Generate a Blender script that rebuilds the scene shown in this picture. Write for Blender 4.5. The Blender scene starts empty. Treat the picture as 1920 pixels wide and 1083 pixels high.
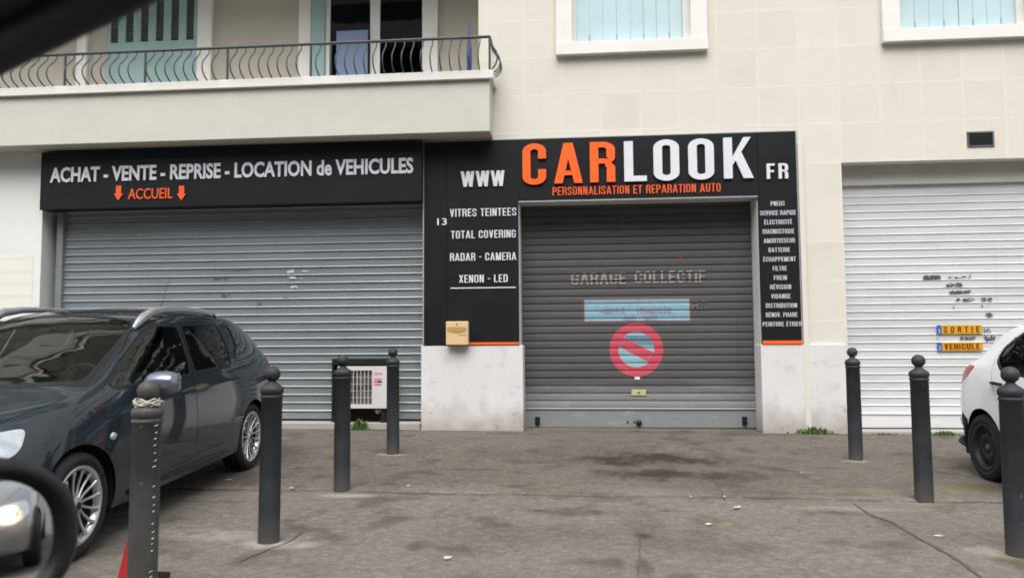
import bpy, bmesh, math, random
import numpy as np
from mathutils import Vector, Matrix, noise as mnoise
R = math.radians
random.seed(7); rng = np.random.default_rng(7)
scene = bpy.context.scene
COL = scene.collection

# ------------------------------------------------------------------ camera
CAM = np.array([0.0, -9.63, 1.177]); FPX = 1400.0
YAW, PITCH, ROLL = R(5.0172), R(3.76), R(-0.3831)
_f = np.array([-math.sin(YAW)*math.cos(PITCH), math.cos(YAW)*math.cos(PITCH), math.sin(PITCH)])
_r0 = np.array([math.cos(YAW), math.sin(YAW), 0]); _u0 = np.cross(_r0, _f)
CR = _r0*math.cos(ROLL)+_u0*math.sin(ROLL); CU = np.cross(CR, _f); CF = _f
cd = bpy.data.cameras.new('Camera'); cam = bpy.data.objects.new('Camera', cd); COL.objects.link(cam)
m = Matrix.Identity(4)
for i in range(3):
    m[i][0], m[i][1], m[i][2], m[i][3] = CR[i], CU[i], -CF[i], CAM[i]
cam.matrix_world = m
cd.sensor_width = 36; cd.lens = FPX/1920*36; cd.clip_start = 0.05; cd.clip_end = 500
cd.dof.use_dof = True; cd.dof.focus_distance = 9.4; cd.dof.aperture_fstop = 5.2
scene.camera = cam

# ------------------------------------------------------------------ light: overcast afternoon
SUN_EL, SUN_AZ = R(58), R(200)
w = bpy.data.worlds.new('World'); scene.world = w; w.use_nodes = True
nt = w.node_tree; bg = nt.nodes['Background']
sky = nt.nodes.new('ShaderNodeTexSky'); sky.sky_type = 'NISHITA'; sky.sun_disc = False
sky.sun_elevation = SUN_EL; sky.sun_rotation = SUN_AZ; sky.dust_density = 4.0; sky.air_density = 1.0; sky.ozone_density = 1.0
hs = nt.nodes.new('ShaderNodeHueSaturation'); hs.inputs['Saturation'].default_value = 0.36
nt.links.new(sky.outputs[0], hs.inputs['Color']); nt.links.new(hs.outputs[0], bg.inputs[0])
bg.inputs[1].default_value = 0.15
sl = bpy.data.lights.new('Sun', 'SUN'); so = bpy.data.objects.new('Sun', sl); COL.objects.link(so)
sl.energy = 1.1; sl.angle = R(40); sl.color = (1, 0.985, 0.96)
# from behind the camera and high up
so.rotation_euler = Vector((-0.22, 0.62, -1.05)).to_track_quat('-Z', 'Y').to_euler()
scene.view_settings.view_transform = 'Standard'; scene.view_settings.look = 'None'
scene.view_settings.gamma = 1.0; scene.view_settings.exposure = 1.0
scene.cycles.filter_width = 1.75
scene.cycles.max_bounces = 8

# ------------------------------------------------------------------ helpers
def ray(px, py): return CF+CR*(px-960)/FPX-CU*(py-541.5)/FPX
def at(px, py, Y=0.0):
    d = ray(px, py); return CAM+d*(Y-CAM[1])/d[1]
def gz(x, y): return 0.021*max(y, -7.2)-0.0045*(x+2.03)
def gnd(px, py):
    d = ray(px, py); n = np.array([0.0045, -0.021, 1]); c = -0.0045*2.03
    return CAM+d*((c-CAM@n)/(d@n))
def lin(c):
    return tuple((v/12.92 if v <= .04045 else ((v+.055)/1.055)**2.4) for v in c)
def s8(r, g, b): return lin((r/255, g/255, b/255))

ORG = {}
def tag(o, label=None, cat=None, group=None, kind=None):
    if label: o['label'] = label
    if cat: o['category'] = cat
    if group: o['group'] = group
    if kind: o['kind'] = kind
    return o
def empty(name, loc, label=None, cat=None, group=None, rot=None):
    o = bpy.data.objects.new(name, None); COL.objects.link(o); o.location = tuple(float(v) for v in loc)
    o.empty_display_size = .2
    if rot is not None: o.rotation_euler = rot
    ORG[o.name] = np.array([float(v) for v in loc]); return tag(o, label, cat, group)

class MB:
    def __init__(s): s.v = []; s.f = []; s.sm = []
    def add(s, vs, fs, smooth=False):
        n = len(s.v); s.v += [tuple(float(c) for c in v) for v in vs]; s.f += [tuple(i+n for i in f) for f in fs]; s.sm += [smooth]*len(fs); return s
    def box(s, a, b):
        x0, y0, z0 = a; x1, y1, z1 = b
        x0, x1 = min(x0, x1), max(x0, x1); y0, y1 = min(y0, y1), max(y0, y1); z0, z1 = min(z0, z1), max(z0, z1)
        return s.add([(x0,y0,z0),(x1,y0,z0),(x1,y1,z0),(x0,y1,z0),(x0,y0,z1),(x1,y0,z1),(x1,y1,z1),(x0,y1,z1)],
              [(0,3,2,1),(4,5,6,7),(0,1,5,4),(1,2,6,5),(2,3,7,6),(3,0,4,7)])
    def tube(s, pts, r, n=8, cap=True, flat=1.0):
        pts = [np.array(p, float) for p in pts]; rs = r if hasattr(r, '__len__') else [r]*len(pts)
        vs = []; fs = []; up = None
        for i, p in enumerate(pts):
            t = pts[min(i+1, len(pts)-1)]-pts[max(i-1, 0)]; t = t/(np.linalg.norm(t)+1e-9)
            if up is None:
                up = np.array([0,0,1.]) if abs(t[2]) < .9 else np.array([1.,0,0])
            a = np.cross(t, up); a /= np.linalg.norm(a)+1e-9; b = np.cross(a, t); up = b
            for k in range(n):
                an = 2*math.pi*k/n; vs.append(p+rs[i]*(a*math.cos(an)+b*flat*math.sin(an)))
        for i in range(len(pts)-1):
            for k in range(n):
                k2 = (k+1) % n; fs.append((i*n+k, i*n+k2, (i+1)*n+k2, (i+1)*n+k))
        s.add(vs, fs, True)
        if cap:
            L = (len(pts)-1)*n; s.add(vs[:n], [tuple(range(n))[::-1]]); s.add(vs[L:L+n], [tuple(range(n))])
        return s
    def lathe(s, prof, o=(0,0,0), ax=(0,0,1), n=32):
        ax = np.array(ax, float); ax /= np.linalg.norm(ax); o = np.array(o, float)
        h = np.array([1.,0,0]) if abs(ax[0]) < .9 else np.array([0,0,1.])
        a = np.cross(ax, h); a /= np.linalg.norm(a); b = np.cross(ax, a)
        vs = [o+ax*z+r*(a*math.cos(2*math.pi*k/n)+b*math.sin(2*math.pi*k/n)) for r, z in prof for k in range(n)]
        fs = [(i*n+k, i*n+(k+1) % n, (i+1)*n+(k+1) % n, (i+1)*n+k) for i in range(len(prof)-1) for k in range(n)]
        return s.add(vs, fs, True)
    def prism(s, poly, d, fr):   # poly 2-D, extrude 0..d, fr maps (x,y,z)->point
        n = len(poly); vs = [fr(x, y, 0) for x, y in poly]+[fr(x, y, d) for x, y in poly]
        return s.add(vs, [tuple(range(n))[::-1], tuple(range(n, 2*n))]+[(i, (i+1) % n, n+(i+1) % n, n+i) for i in range(n)])
    def build(s, name, mat, parent=None, bevel=0, local=False, fix=False):
        me = bpy.data.meshes.new(name); v = np.array(s.v)
        o = bpy.data.objects.new(name, me); COL.objects.link(o)
        if parent is not None:
            o.parent = parent; ORG[o.name] = ORG.get(parent.name, np.zeros(3))
            if not local: v = v-ORG[parent.name]
        me.from_pydata(v.tolist(), [], s.f); me.polygons.foreach_set('use_smooth', s.sm)
        if fix:
            bm = bmesh.new(); bm.from_mesh(me); bmesh.ops.recalc_face_normals(bm, faces=bm.faces); bm.to_mesh(me); bm.free()
        me.materials.append(mat); me.update()
        if bevel:
            b = o.modifiers.new('Bevel', 'BEVEL'); b.width = bevel; b.segments = 2; b.limit_method = 'ANGLE'; b.harden_normals = False
        return o
def rebase(o, loc):   # a one-mesh thing: put its origin at its base
    me = o.data; v = np.empty(len(me.vertices)*3); me.vertices.foreach_get('co', v); v = v.reshape(-1, 3)-np.array(loc)
    me.vertices.foreach_set('co', v.ravel()); o.location = tuple(loc); me.update(); return o

# ------------------------------------------------------------------ node / material helpers
class NT:
    def __init__(s, name):
        s.m = bpy.data.materials.new(name); s.m.use_nodes = True; s.t = s.m.node_tree
        s.p = s.t.nodes['Principled BSDF']; s.out = s.t.nodes['Material Output']
        s.pos = s.n('ShaderNodeNewGeometry').outputs['Position']
        s._sep = None
    def n(s, typ, **kw):
        nd = s.t.nodes.new(typ)
        for k, v in kw.items(): setattr(nd, k, v)
        return nd
    def set(s, sock, v):
        if isinstance(v, (int, float)): sock.default_value = v
        elif isinstance(v, tuple): sock.default_value = (*v, 1) if len(v) == 3 and sock.type == 'RGBA' else v
        else: s.t.links.new(v, sock)
    def math(s, op, a, b=0.0, c=0.0, clamp=False):
        nd = s.n('ShaderNodeMath', operation=op); nd.use_clamp = clamp
        for i, v in enumerate((a, b, c)): s.set(nd.inputs[i], v)
        return nd.outputs[0]
    def xyz(s):
        if s._sep is None:
            nd = s.n('ShaderNodeSeparateXYZ'); s.t.links.new(s.pos, nd.inputs[0]); s._sep = nd.outputs
        return s._sep
    def noise(s, scale, detail=4, rough=.55, vec=None, stretch=None):
        nd = s.n('ShaderNodeTexNoise'); nd.inputs['Scale'].default_value = scale; nd.inputs['Detail'].default_value = detail
        nd.inputs['Roughness'].default_value = rough
        v = vec or s.pos
        if stretch:
            mp = s.n('ShaderNodeMapping'); mp.inputs['Scale'].default_value = stretch; s.t.links.new(v, mp.inputs[0]); v = mp.outputs[0]
        s.t.links.new(v, nd.inputs['Vector']); return nd.outputs[0]
    def ramp(s, fac, lo, hi, a=0.0, b=1.0):
        nd = s.n('ShaderNodeMapRange'); s.set(nd.inputs[0], fac)
        for i, v in enumerate((lo, hi, a, b)): nd.inputs[i+1].default_value = v
        return nd.outputs[0]
    def mix(s, fac, a, b, mode='MIX'):
        nd = s.n('ShaderNodeMix', data_type='RGBA', blend_type=mode)
        s.set(nd.inputs[0], fac); s.set(nd.inputs[6], a); s.set(nd.inputs[7], b); return nd.outputs[2]
    def step(s, x, lo, hi):  # 1 inside lo..hi
        return s.math('MULTIPLY', s.math('GREATER_THAN', x, lo), s.math('LESS_THAN', x, hi))
    def attr(s, name):
        nd = s.n('ShaderNodeAttribute'); nd.attribute_name = name; return nd.outputs['Fac']
    def bump(s, h, strength=.3, dist=.01):
        nd = s.n('ShaderNodeBump'); nd.inputs['Strength'].default_value = strength; nd.inputs['Distance'].default_value = dist
        s.set(nd.inputs['Height'], h); s.t.links.new(nd.outputs[0], s.p.inputs['Normal'])
    def fin(s, col=None, rough=.6, metal=0.0, spec=.4, coat=0.0):
        if col is not None: s.set(s.p.inputs['Base Color'], col)
        s.set(s.p.inputs['Roughness'], rough); s.set(s.p.inputs['Metallic'], metal); s.p.inputs['Specular IOR Level'].default_value = spec
        s.p.inputs['Coat Weight'].default_value = coat; s.p.inputs['Coat Roughness'].default_value = .04
        return s.m
def simple(name, col, rough=.6, metal=0.0, var=.12, scale=12, spec=.4, bump=0.0, coat=0.0):
    t = NT(name); n = t.noise(scale, 5)
    dark = tuple(c*(1-var) for c in col); lite = tuple(min(1, c*(1+var)) for c in col)
    c = t.mix(t.ramp(n, .3, .7), dark, lite)
    if bump: t.bump(t.noise(scale*12, 3), bump, .004)
    return t.fin(c, rough, metal, spec, coat)

# stone facade with pale block joints
def stone():
    t = NT('limestone_facing'); x, y, z = t.xyz()
    cb = t.n('ShaderNodeCombineXYZ'); wob = t.math('MULTIPLY', t.math('SUBTRACT', t.noise(1.6, 3), .5), .05)
    t.set(cb.inputs[0], t.math('ADD', t.math('ADD', x, -2.835+20*.5), wob)); t.set(cb.inputs[1], t.math('ADD', t.math('ADD', z, -3.86+8*.5), wob))
    br = t.n('ShaderNodeTexBrick', offset=0.0, squash=1.0); t.t.links.new(cb.outputs[0], br.inputs['Vector'])
    br.inputs['Scale'].default_value = 1.0; br.inputs['Brick Width'].default_value = .5; br.inputs['Row Height'].default_value = .5
    br.inputs['Mortar Size'].default_value = .02; br.inputs['Mortar Smooth'].default_value = .9; br.inputs['Bias'].default_value = 0
    br.inputs['Color1'].default_value = (*s8(201, 196, 184), 1); br.inputs['Color2'].default_value = (*s8(213, 209, 197), 1)
    br.inputs['Mortar'].default_value = (*s8(219, 215, 205), 1)
    blot = t.ramp(t.noise(1.1, 5, .6), .35, .7)
    flat = t.mix(t.ramp(t.noise(.9, 4, .6), .35, .65), s8(208, 203, 191), s8(211, 209, 197))
    c = t.mix(t.ramp(t.noise(1.9, 4, .6),   .36, .62, .15, .8), br.outputs['Color'], flat); c = t.mix(t.math('MULTIPLY', blot, .3), c, s8(216, 211, 201))
    wash = t.ramp(t.noise(5, 6, .7, stretch=(1, 1, 2.2)), .55, .75)
    c = t.mix(t.math('MULTIPLY', wash, .5), c, s8(222, 219, 211))
    pit = t.ramp(t.noise(38, 4, .7), .69, .74)
    c = t.mix(t.math('MULTIPLY', pit, .35), c, s8(150, 138, 118))
    drip = t.math('MULTIPLY', t.ramp(t.noise(6, 4, .6, stretch=(1.6, 1, .18)), .58, .8), .18)
    c = t.mix(drip, c, s8(176, 166, 148))
    t.bump(t.math('ADD', t.noise(60, 4), t.math('MULTIPLY', br.outputs['Fac'], .35)), .25, .006)
    return t.fin(c, .9, 0, .2)
M = {}
M['stone'] = stone()
def plaster(name, col, dirt=.25, base=None):
    t = NT(name); x, y, z = t.xyz()
    c = t.mix(t.ramp(t.noise(2.5, 5), .3, .75), tuple(v*.93 for v in col), col)
    st = t.ramp(t.noise(4.5, 6, .65), .56, .78)
    c = t.mix(t.math('MULTIPLY', st, dirt), c, s8(150, 143, 136))
    if base is not None:   # splashed, scuffed foot of the wall
        low = t.ramp(t.math('ADD', z, t.math('MULTIPLY', t.noise(3.5, 5, .6), -.55)), -.28, .1, 1, 0)
        c = t.mix(t.math('MULTIPLY', low, .75), c, base)
        sc = t.math('MULTIPLY', t.ramp(t.noise(9, 5, .7, stretch=(1, 1, .6)), .6, .68), t.ramp(z, .8, .2, 0, 1))
        c = t.mix(t.math('MULTIPLY', sc, .45), c, s8(120, 113, 108))
        chip = t.ramp(t.noise(16, 3, .6), .71, .74)
        c = t.mix(t.math('MULTIPLY', chip, .5), c, s8(128, 120, 112))
    t.bump(t.noise(70, 4), .2, .004)
    return t.fin(c, .85, 0, .25)
M['white_base'] = plaster('white_painted_render', s8(214, 212, 211), .4, s8(148, 137, 127))
M['white_wall'] = plaster('white_painted_wall', s8(222, 223, 219), .08)
M['render'] = plaster('cream_render', s8(200, 197, 188), .12)
M['balcony_back'] = plaster('beige_render', s8(188, 181, 168), .12)
M['white_trim'] = plaster('white_trim', s8(228, 226, 220), .1)
M['jamb'] = plaster('jamb_paint', s8(214, 214, 210), .25)
M['concrete'] = plaster('concrete_step', s8(158, 154, 148), .35)
M['opp_wall'] = plaster('dark_grey_render', s8(72, 74, 76), .2); M['opp_band'] = plaster('balcony_band_render', s8(196, 197, 198), .15)  # dark grey wall set against pale balcony bands
M['rail'] = simple('railing_paint', s8(72, 78, 82), .5, .3)
M['teal'] = simple('teal_shutter_paint', s8(146, 172, 168), .6, 0, .08, 3)
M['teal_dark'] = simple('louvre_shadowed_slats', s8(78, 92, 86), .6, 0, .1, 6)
M['paleblue'] = simple('pale_blue_shutter', s8(178, 201, 205), .6, 0, .05, 2.5)
M['strap'] = simple('strap_paint', s8(132, 156, 160), .6, 0, .05)
M['bluegrey'] = simple('blue_grey_cloth', s8(116, 130, 158), .7, 0, .06, 3)
M['blue'] = simple('blue_parasol_cloth', s8(52, 72, 122), .7, 0, .15, 9)
M['black'] = simple('black_plastic', s8(26, 26, 27), .5, 0, .15, 9)
M['sign_black'] = simple('black_sign_sheet', s8(24, 26, 29), .5, 0, .2, 2.2, .22)
M['sign_edge'] = simple('sign_edge_trim', s8(150, 152, 152), .5)
M['white_letter'] = simple('white_letter', s8(214, 214, 219), .4, 0, .03)
M['grey_letter'] = simple('brushed_letter', s8(206, 209, 214), .35, .1, .05)
M['orange'] = simple('orange_letter', s8(255, 98, 30), .45, 0, .03)
M['orange_dull'] = simple('orange_small_letter', s8(226, 92, 40), .5, 0, .05)
M['cream_mail'] = simple('cream_metal', s8(214, 184, 138), .45, 0, .05, 6)
M['cream_slot'] = simple('letter_slot_ochre', s8(176, 142, 84), .5, 0, .08)
M['ac_white'] = simple('ac_casing', s8(196, 194, 190), .5, 0, .05, 5)
M['ac_dark'] = simple('ac_coil', s8(92, 90, 86), .7, 0, .25, 60)
M['ac_fan'] = simple('ac_fan_grey', s8(62, 61, 59), .7)
M['ac_red'] = simple('ac_red', s8(224, 92, 104), .5)
M['ac_blue'] = simple('ac_blue', s8(70, 70, 160), .5)
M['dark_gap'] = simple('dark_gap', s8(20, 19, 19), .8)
def bollard_mat(name, col, wear):
    t = NT(name); oc = t.n('ShaderNodeTexCoord').outputs['Object']; sp_ = t.n('ShaderNodeSeparateXYZ'); t.t.links.new(oc, sp_.inputs[0]); z = sp_.outputs[2]
    c = t.mix(t.ramp(t.noise(6, 5, .6, vec=t.pos), .3, .7), tuple(v*.75 for v in col), tuple(v*1.25 for v in col))
    c = t.mix(t.math('MULTIPLY', t.ramp(t.noise(26, 4, .7), .66, .70), wear), c, s8(128, 122, 116))
    c = t.mix(t.math('MULTIPLY', t.ramp(t.noise(9, 4, .7, stretch=(1, 1, .3)), .62, .7), wear*.7), c, s8(96, 78, 62))
    foot = t.ramp(t.math('ADD', z, t.math('MULTIPLY', t.noise(12, 4, .6), .22)), .32, .06, 0, .55)
    c = t.mix(foot, c, s8(104, 98, 90)); t.bump(t.noise(90, 3), .25, .004)
    return t.fin(c, .6, .1, .35)
M['bollard'] = bollard_mat('bollard_iron', s8(50, 53, 57), .5)
M['bollard_worn'] = bollard_mat('bollard_worn_iron', s8(74, 73, 72), .8)
M['room'] = simple('dim_room', s8(92, 97, 92), .8, 0, .4, 2.2)
M['band'] = simple('bollard_groove', s8(40, 41, 43), .6, .2)
M['wire'] = simple('pale_wire', s8(206, 200, 186), .5, .2, .2, 40)
M['rubber'] = simple('tyre_rubber', s8(34, 34, 35), .75, 0, .15, 20, .3)
M['liner'] = simple('dark_lining', s8(22, 22, 23), .8, 0, .1)
M['trim'] = simple('black_window_trim', s8(24, 26, 28), .35, 0, .1)
M['alloy'] = simple('alloy_silver', s8(196, 197, 199), .3, .75, .06, 10)
M['steel'] = simple('black_steel_rim', s8(40, 41, 43), .5, .4, .2, 10)
M['rail_silver'] = simple('satin_silver', s8(188, 192, 196), .28, .7, .05)
M['seat'] = simple('seat_cloth', s8(50, 52, 54), .85, 0, .2, 20)
M['paper'] = simple('paper_scrap', s8(186, 183, 177), .8, 0, .06)
M['leaf'] = simple('dry_leaf', s8(150, 112, 52), .8, 0, .2)
M['grass'] = simple('weed_green', s8(70, 98, 44), .7, 0, .35, 30)
M['red'] = simple('red_cone_plastic', s8(164, 34, 34), .5, 0, .12, 8)
M['white_plastic'] = simple('white_plastic', s8(214, 214, 212), .5)
M['yellow'] = simple('amber_plate', s8(206, 150, 32), .5, 0, .05)
M['plate_blue'] = simple('plate_blue', s8(44, 92, 176), .5)
M['brown_letter'] = simple('dark_brown_letter', s8(92, 50, 18), .5)
M['scrape'] = simple('scraped_grey', s8(84, 86, 88), .8, 0, .3, 60)
M['scrape_pale'] = simple('scraped_pale', s8(206, 210, 212), .7, 0, .1, 40)
def faded(name, col, hide):   # worn stencil paint: gone in the slat grooves and where it has flaked
    t = NT(name); z = t.xyz()[2]; t.fin(t.mix(t.ramp(t.noise(14, 5), .3, .7), tuple(v*.8 for v in col), col), .8, 0, .2)
    fr = t.math('FRACT', t.math('DIVIDE', t.math('ADD', z, -.256+.0985*10), .0985))
    a = t.math('MAXIMUM', t.math('GREATER_THAN', fr, .84), t.math('LESS_THAN', fr, .03)); a = t.math('MAXIMUM', a, t.math('MULTIPLY', t.ramp(t.noise(22, 4, .7, stretch=(1, 1, 2)), .48, .62), hide))
    tr = t.n('ShaderNodeBsdfTransparent'); mx = t.n('ShaderNodeMixShader'); t.set(mx.inputs[0], a); t.t.links.new(t.p.outputs[0], mx.inputs[1]); t.t.links.new(tr.outputs[0], mx.inputs[2]); t.t.links.new(mx.outputs[0], t.out.inputs[0]); return t.m
M['faded_grey'] = faded('faded_stencil_grey', s8(164, 156, 154), .3); M['faded_dim'] = faded('faded_stencil_dim', s8(112, 110, 110), .3); M['faded_mauve'] = faded('faded_mauve', s8(176, 140, 162), .6)
M['brass'] = simple('yellowed_lock_plate', s8(186, 180, 136), .5, .1, .1)
M['crack'] = simple('crack_dirt', s8(86, 79, 71), .95, 0, .2, 10)
M['mirror_top'] = simple('mirror_cap_paint', s8(112, 120, 132), .15, .5, .04, 4, .5, 0, .8)
M['green'] = simple('green_sticker', s8(70, 190, 110), .5)
M['lampred'] = simple('red_lamp', s8(168, 26, 44), .3, 0, .1, 10, .4, 0, .4)
M['chrome'] = simple('chrome', s8(220, 222, 224), .12, 1.0, .03)
M['lamp_clear'] = simple('headlamp_lens', s8(198, 204, 206), .12, .55, .2, 14, .6, 0, 1)
M['orange_ind'] = simple('orange_indicator', s8(220, 120, 40), .2, 0, .05, 10, .6, 0, 1)
def paint(name, col, metal, rough=.35, coat=1.0, dust=.15, dcol=(.2, .19, .17), spec=.5):
    t = NT(name); d = t.math('MULTIPLY', t.ramp(t.noise(3, 6, .65), .4, .8), dust)
    return t.fin(t.mix(d, col, dcol), rough, metal, spec, coat)
M['paint_dark'] = paint('slate_metallic_paint', (0.009, 0.018, 0.026), .0, .45, 1.0, .02, (.06, .06, .06), .12)
M['paint_white'] = paint('white_car_paint', s8(226, 229, 232), 0, .35, .8, .1)
def glass(name, tint, refl=1.0, alpha=.75):
    m = bpy.data.materials.new(name); m.use_nodes = True; t = m.node_tree; t.nodes.remove(t.nodes['Principled BSDF'])
    tr = t.nodes.new('ShaderNodeBsdfTransparent'); tr.inputs[0].default_value = (*tint, 1)
    gl = t.nodes.new('ShaderNodeBsdfGlossy'); gl.inputs['Roughness'].default_value = .02; gl.inputs[0].default_value = (refl,)*3+(1,)
    nz = t.nodes.new('ShaderNodeTexNoise'); nz.inputs['Scale'].default_value = 2.5
    bp = t.nodes.new('ShaderNodeBump'); bp.inputs['Strength'].default_value = .06; bp.inputs['Distance'].default_value = .05
    t.links.new(nz.outputs[0], bp.inputs['Height']); t.links.new(bp.outputs[0], gl.inputs['Normal'])
    fr = t.nodes.new('ShaderNodeFresnel'); fr.inputs[0].default_value = 1.5
    mx = t.nodes.new('ShaderNodeMixShader'); t.links.new(fr.outputs[0], mx.inputs[0]); t.links.new(tr.outputs[0], mx.inputs[1]); t.links.new(gl.outputs[0], mx.inputs[2])
    t.links.new(mx.outputs[0], t.nodes['Material Output'].inputs[0]); return m
M['car_glass'] = glass('tinted_car_glass', (.50, .68, .61))
M['dark_glass'] = glass('dark_tinted_glass', (.10, .13, .12))
M['pane'] = glass('window_pane', (.30, .33, .31))
def emis(name, col, st):
    m = bpy.data.materials.new(name); m.use_nodes = True; p = m.node_tree.nodes['Principled BSDF']
    p.inputs['Base Color'].default_value = (*col, 1); p.inputs['Emission Color'].default_value = (*col, 1); p.inputs['Emission Strength'].default_value = st; return m
M['lit'] = emis('lit_headlamp', (1, .84, .55), 40)
mm = bpy.data.materials.new('mirror_glass'); mm.use_nodes = True; _p = mm.node_tree.nodes['Principled BSDF']
_p.inputs['Metallic'].default_value = 1; _p.inputs['Roughness'].default_value = .02; _p.inputs['Base Color'].default_value = (.9, .9, .9, 1); M['mirror'] = mm

# shutters -----------------------------------------------------------
def shutter_mat(name, col, dirt, foot=None, metal=.3, rough=.45):
    t = NT(name); x, y, z = t.xyz()
    c = t.mix(t.ramp(t.noise(1.3, 4, .6, stretch=(.35, 1, 2)), .3, .7), tuple(v*.86 for v in col), tuple(min(1, v*1.08) for v in col))
    st = t.ramp(t.noise(5, 6, .7, stretch=(.5, 1, 1.6)), .5, .78)
    c = t.mix(t.math('MULTIPLY', st, dirt), c, s8(84, 80, 76))
    dr = t.math('MULTIPLY', t.ramp(t.noise(7, 4, .6, stretch=(1.5, 1, .12)), .58, .72), dirt*.8)
    c = t.mix(dr, c, tuple(v*.55 for v in col))
    if foot:
        z0, z1, fc = foot
        k = t.ramp(t.math('ADD', z, t.math('MULTIPLY', t.noise(2.2, 5, .65, stretch=(.4, 1, 2.5)), .35)), z1+.17, z0+.17, 0, 1)
        c = t.mix(t.math('MULTIPLY', k, .8), c, fc)
        sm = t.ramp(t.noise(9, 5, .7, stretch=(.3, 1, 1)), .58, .72)
        c = t.mix(t.math('MULTIPLY', t.math('MULTIPLY', sm, k), .35), c, s8(196, 196, 192))
    return t, c, rough, metal
t_, c_, r_, m_ = shutter_mat('galvanised_shutter', s8(140, 147, 150), .2); M['sh_grey'] = t_.fin(c_, .4, .3, .4)
t_, c_, r_, m_ = shutter_mat('white_shutter', s8(208, 210, 210), .1); M['sh_white'] = t_.fin(c_, .5, 0, .35)
# dark garage curtain: the no-parking roundel and the blue panel are paint on the slats
t_, c_, r_, m_ = shutter_mat('weathered_garage_shutter', s8(86, 85, 84), .42, (.36, .62, s8(138, 141, 142)))
X_, Y_, Z_ = t_.xyz(); CXR, CZR, RR = .763, 1.015, .35
dx = t_.math('SUBTRACT', X_, CXR); dz = t_.math('SUBTRACT', Z_, CZR)
rr = t_.math('SQRT', t_.math('ADD', t_.math('MULTIPLY', dx, dx), t_.math('MULTIPLY', dz, dz)))
wear = t_.ramp(t_.noise(14, 5, .7), .34, .46, .72, 1)
red, lb, db = s8(190, 76, 92), s8(134, 172, 184), s8(78, 118, 134)
c_ = t_.mix(t_.math('MULTIPLY', t_.math('LESS_THAN', rr, RR), wear), c_, red)
patch = t_.math('MULTIPLY', t_.step(dz, .06, .19), t_.math('GREATER_THAN', t_.math('ADD', dx, t_.math('MULTIPLY', t_.noise(6), .2)), -.05))
inner = t_.mix(t_.math('MULTIPLY', patch, .8), lb, db)
spk = t_.ramp(t_.noise(19, 4, .7, stretch=(.7, 1, 1.3)), .64, .68)
inner = t_.mix(t_.math('MULTIPLY', spk, .85), inner, s8(40, 62, 74))
c_ = t_.mix(t_.math('MULTIPLY', t_.math('LESS_THAN', rr, RR*.665), wear), c_, inner)
bar = t_.math('ABSOLUTE', t_.math('ADD', t_.math('MULTIPLY', dx, .47), t_.math('MULTIPLY', dz, .88)))
barm = t_.math('MULTIPLY', t_.math('LESS_THAN', bar, .07), t_.math('LESS_THAN', rr, RR*.68))
c_ = t_.mix(t_.math('MULTIPLY', barm, wear), c_, red)
PX0, PZ1 = at(1094, 563, .35)[0], at(1194, 561, .35)[2]; PX1, PZ0 = at(1294, 563, .35)[0], at(1194, 601, .35)[2]
edge = t_.math('MULTIPLY', t_.step(X_, PX0-.008, PX1+.012), t_.step(Z_, PZ0-.018, PZ1+.018))
c_ = t_.mix(t_.math('MULTIPLY', edge, t_.ramp(t_.noise(20, 4), .3, .5, .15, .55)), c_, s8(150, 72, 88))
pan = t_.math('MULTIPLY', t_.step(X_, PX0+.012, PX1-.012), t_.step(Z_, PZ0, PZ1))
c_ = t_.mix(t_.math('MULTIPLY', pan, wear), c_, s8(130, 166, 180))
M['sh_dark'] = t_.fin(c_, .6, .05, .3)

# ------------------------------------------------------------------ ground
def fbm(x, y, s, o=4, seed=0.0):
    out = np.zeros(len(x)); 
    for k in range(len(x)): out[k] = mnoise.fractal(Vector((x[k]*s+seed, y[k]*s-seed, seed)), 1.0, 2.0, o)
    return out
def ground_mat(name):
    t = NT(name)
    g1 = t.noise(2.0, 5, .6); g2 = t.noise(55, 4, .65); g3 = t.noise(220, 2, .6)
    tone = t.attr('tone'); stain = t.attr('stain'); moss = t.attr('moss'); pale = t.attr('pale')
    c = t.mix(tone, s8(126, 121, 114), s8(88, 81, 73)); gm = t.noise(17, 5, .7)
    c = t.mix(t.math('MULTIPLY', t.ramp(g1, .3, .7), .5), c, s8(112, 104, 95))
    c = t.mix(t.math('MULTIPLY', t.ramp(g2, .38, .66), .6), c, s8(88, 84, 80))
    c = t.mix(t.math('MULTIPLY', t.ramp(g3, .6, .75), .4), c, s8(190, 186, 180))
    c = t.mix(t.math('MULTIPLY', t.ramp(gm, .42, .66), .38), c, s8(76, 70, 64)); c = t.mix(t.math('MULTIPLY', t.ramp(gm, .46, .3), .25), c, s8(158, 154, 147))
    big = t.ramp(t.noise(7, 5, .7), .6, .74); c = t.mix(t.math('MULTIPLY', big, .35), c, s8(84, 78, 72))
    c = t.mix(pale, c, s8(182, 178, 170))
    c = t.mix(moss, c, s8(124, 122, 66))
    c = t.mix(t.math('MULTIPLY', stain, 1.25, clamp=True), c, s8(50, 45, 40))
    t.bump(t.math('ADD', g2, t.math('MULTIPLY', g3, .6)), .5, .012)
    return t.fin(c, .82, 0, .3)
M['ground'] = ground_mat('worn_asphalt')
M['road'] = simple('road_asphalt', s8(96, 94, 92), .85, 0, .2, 3, .3, .4)

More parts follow.
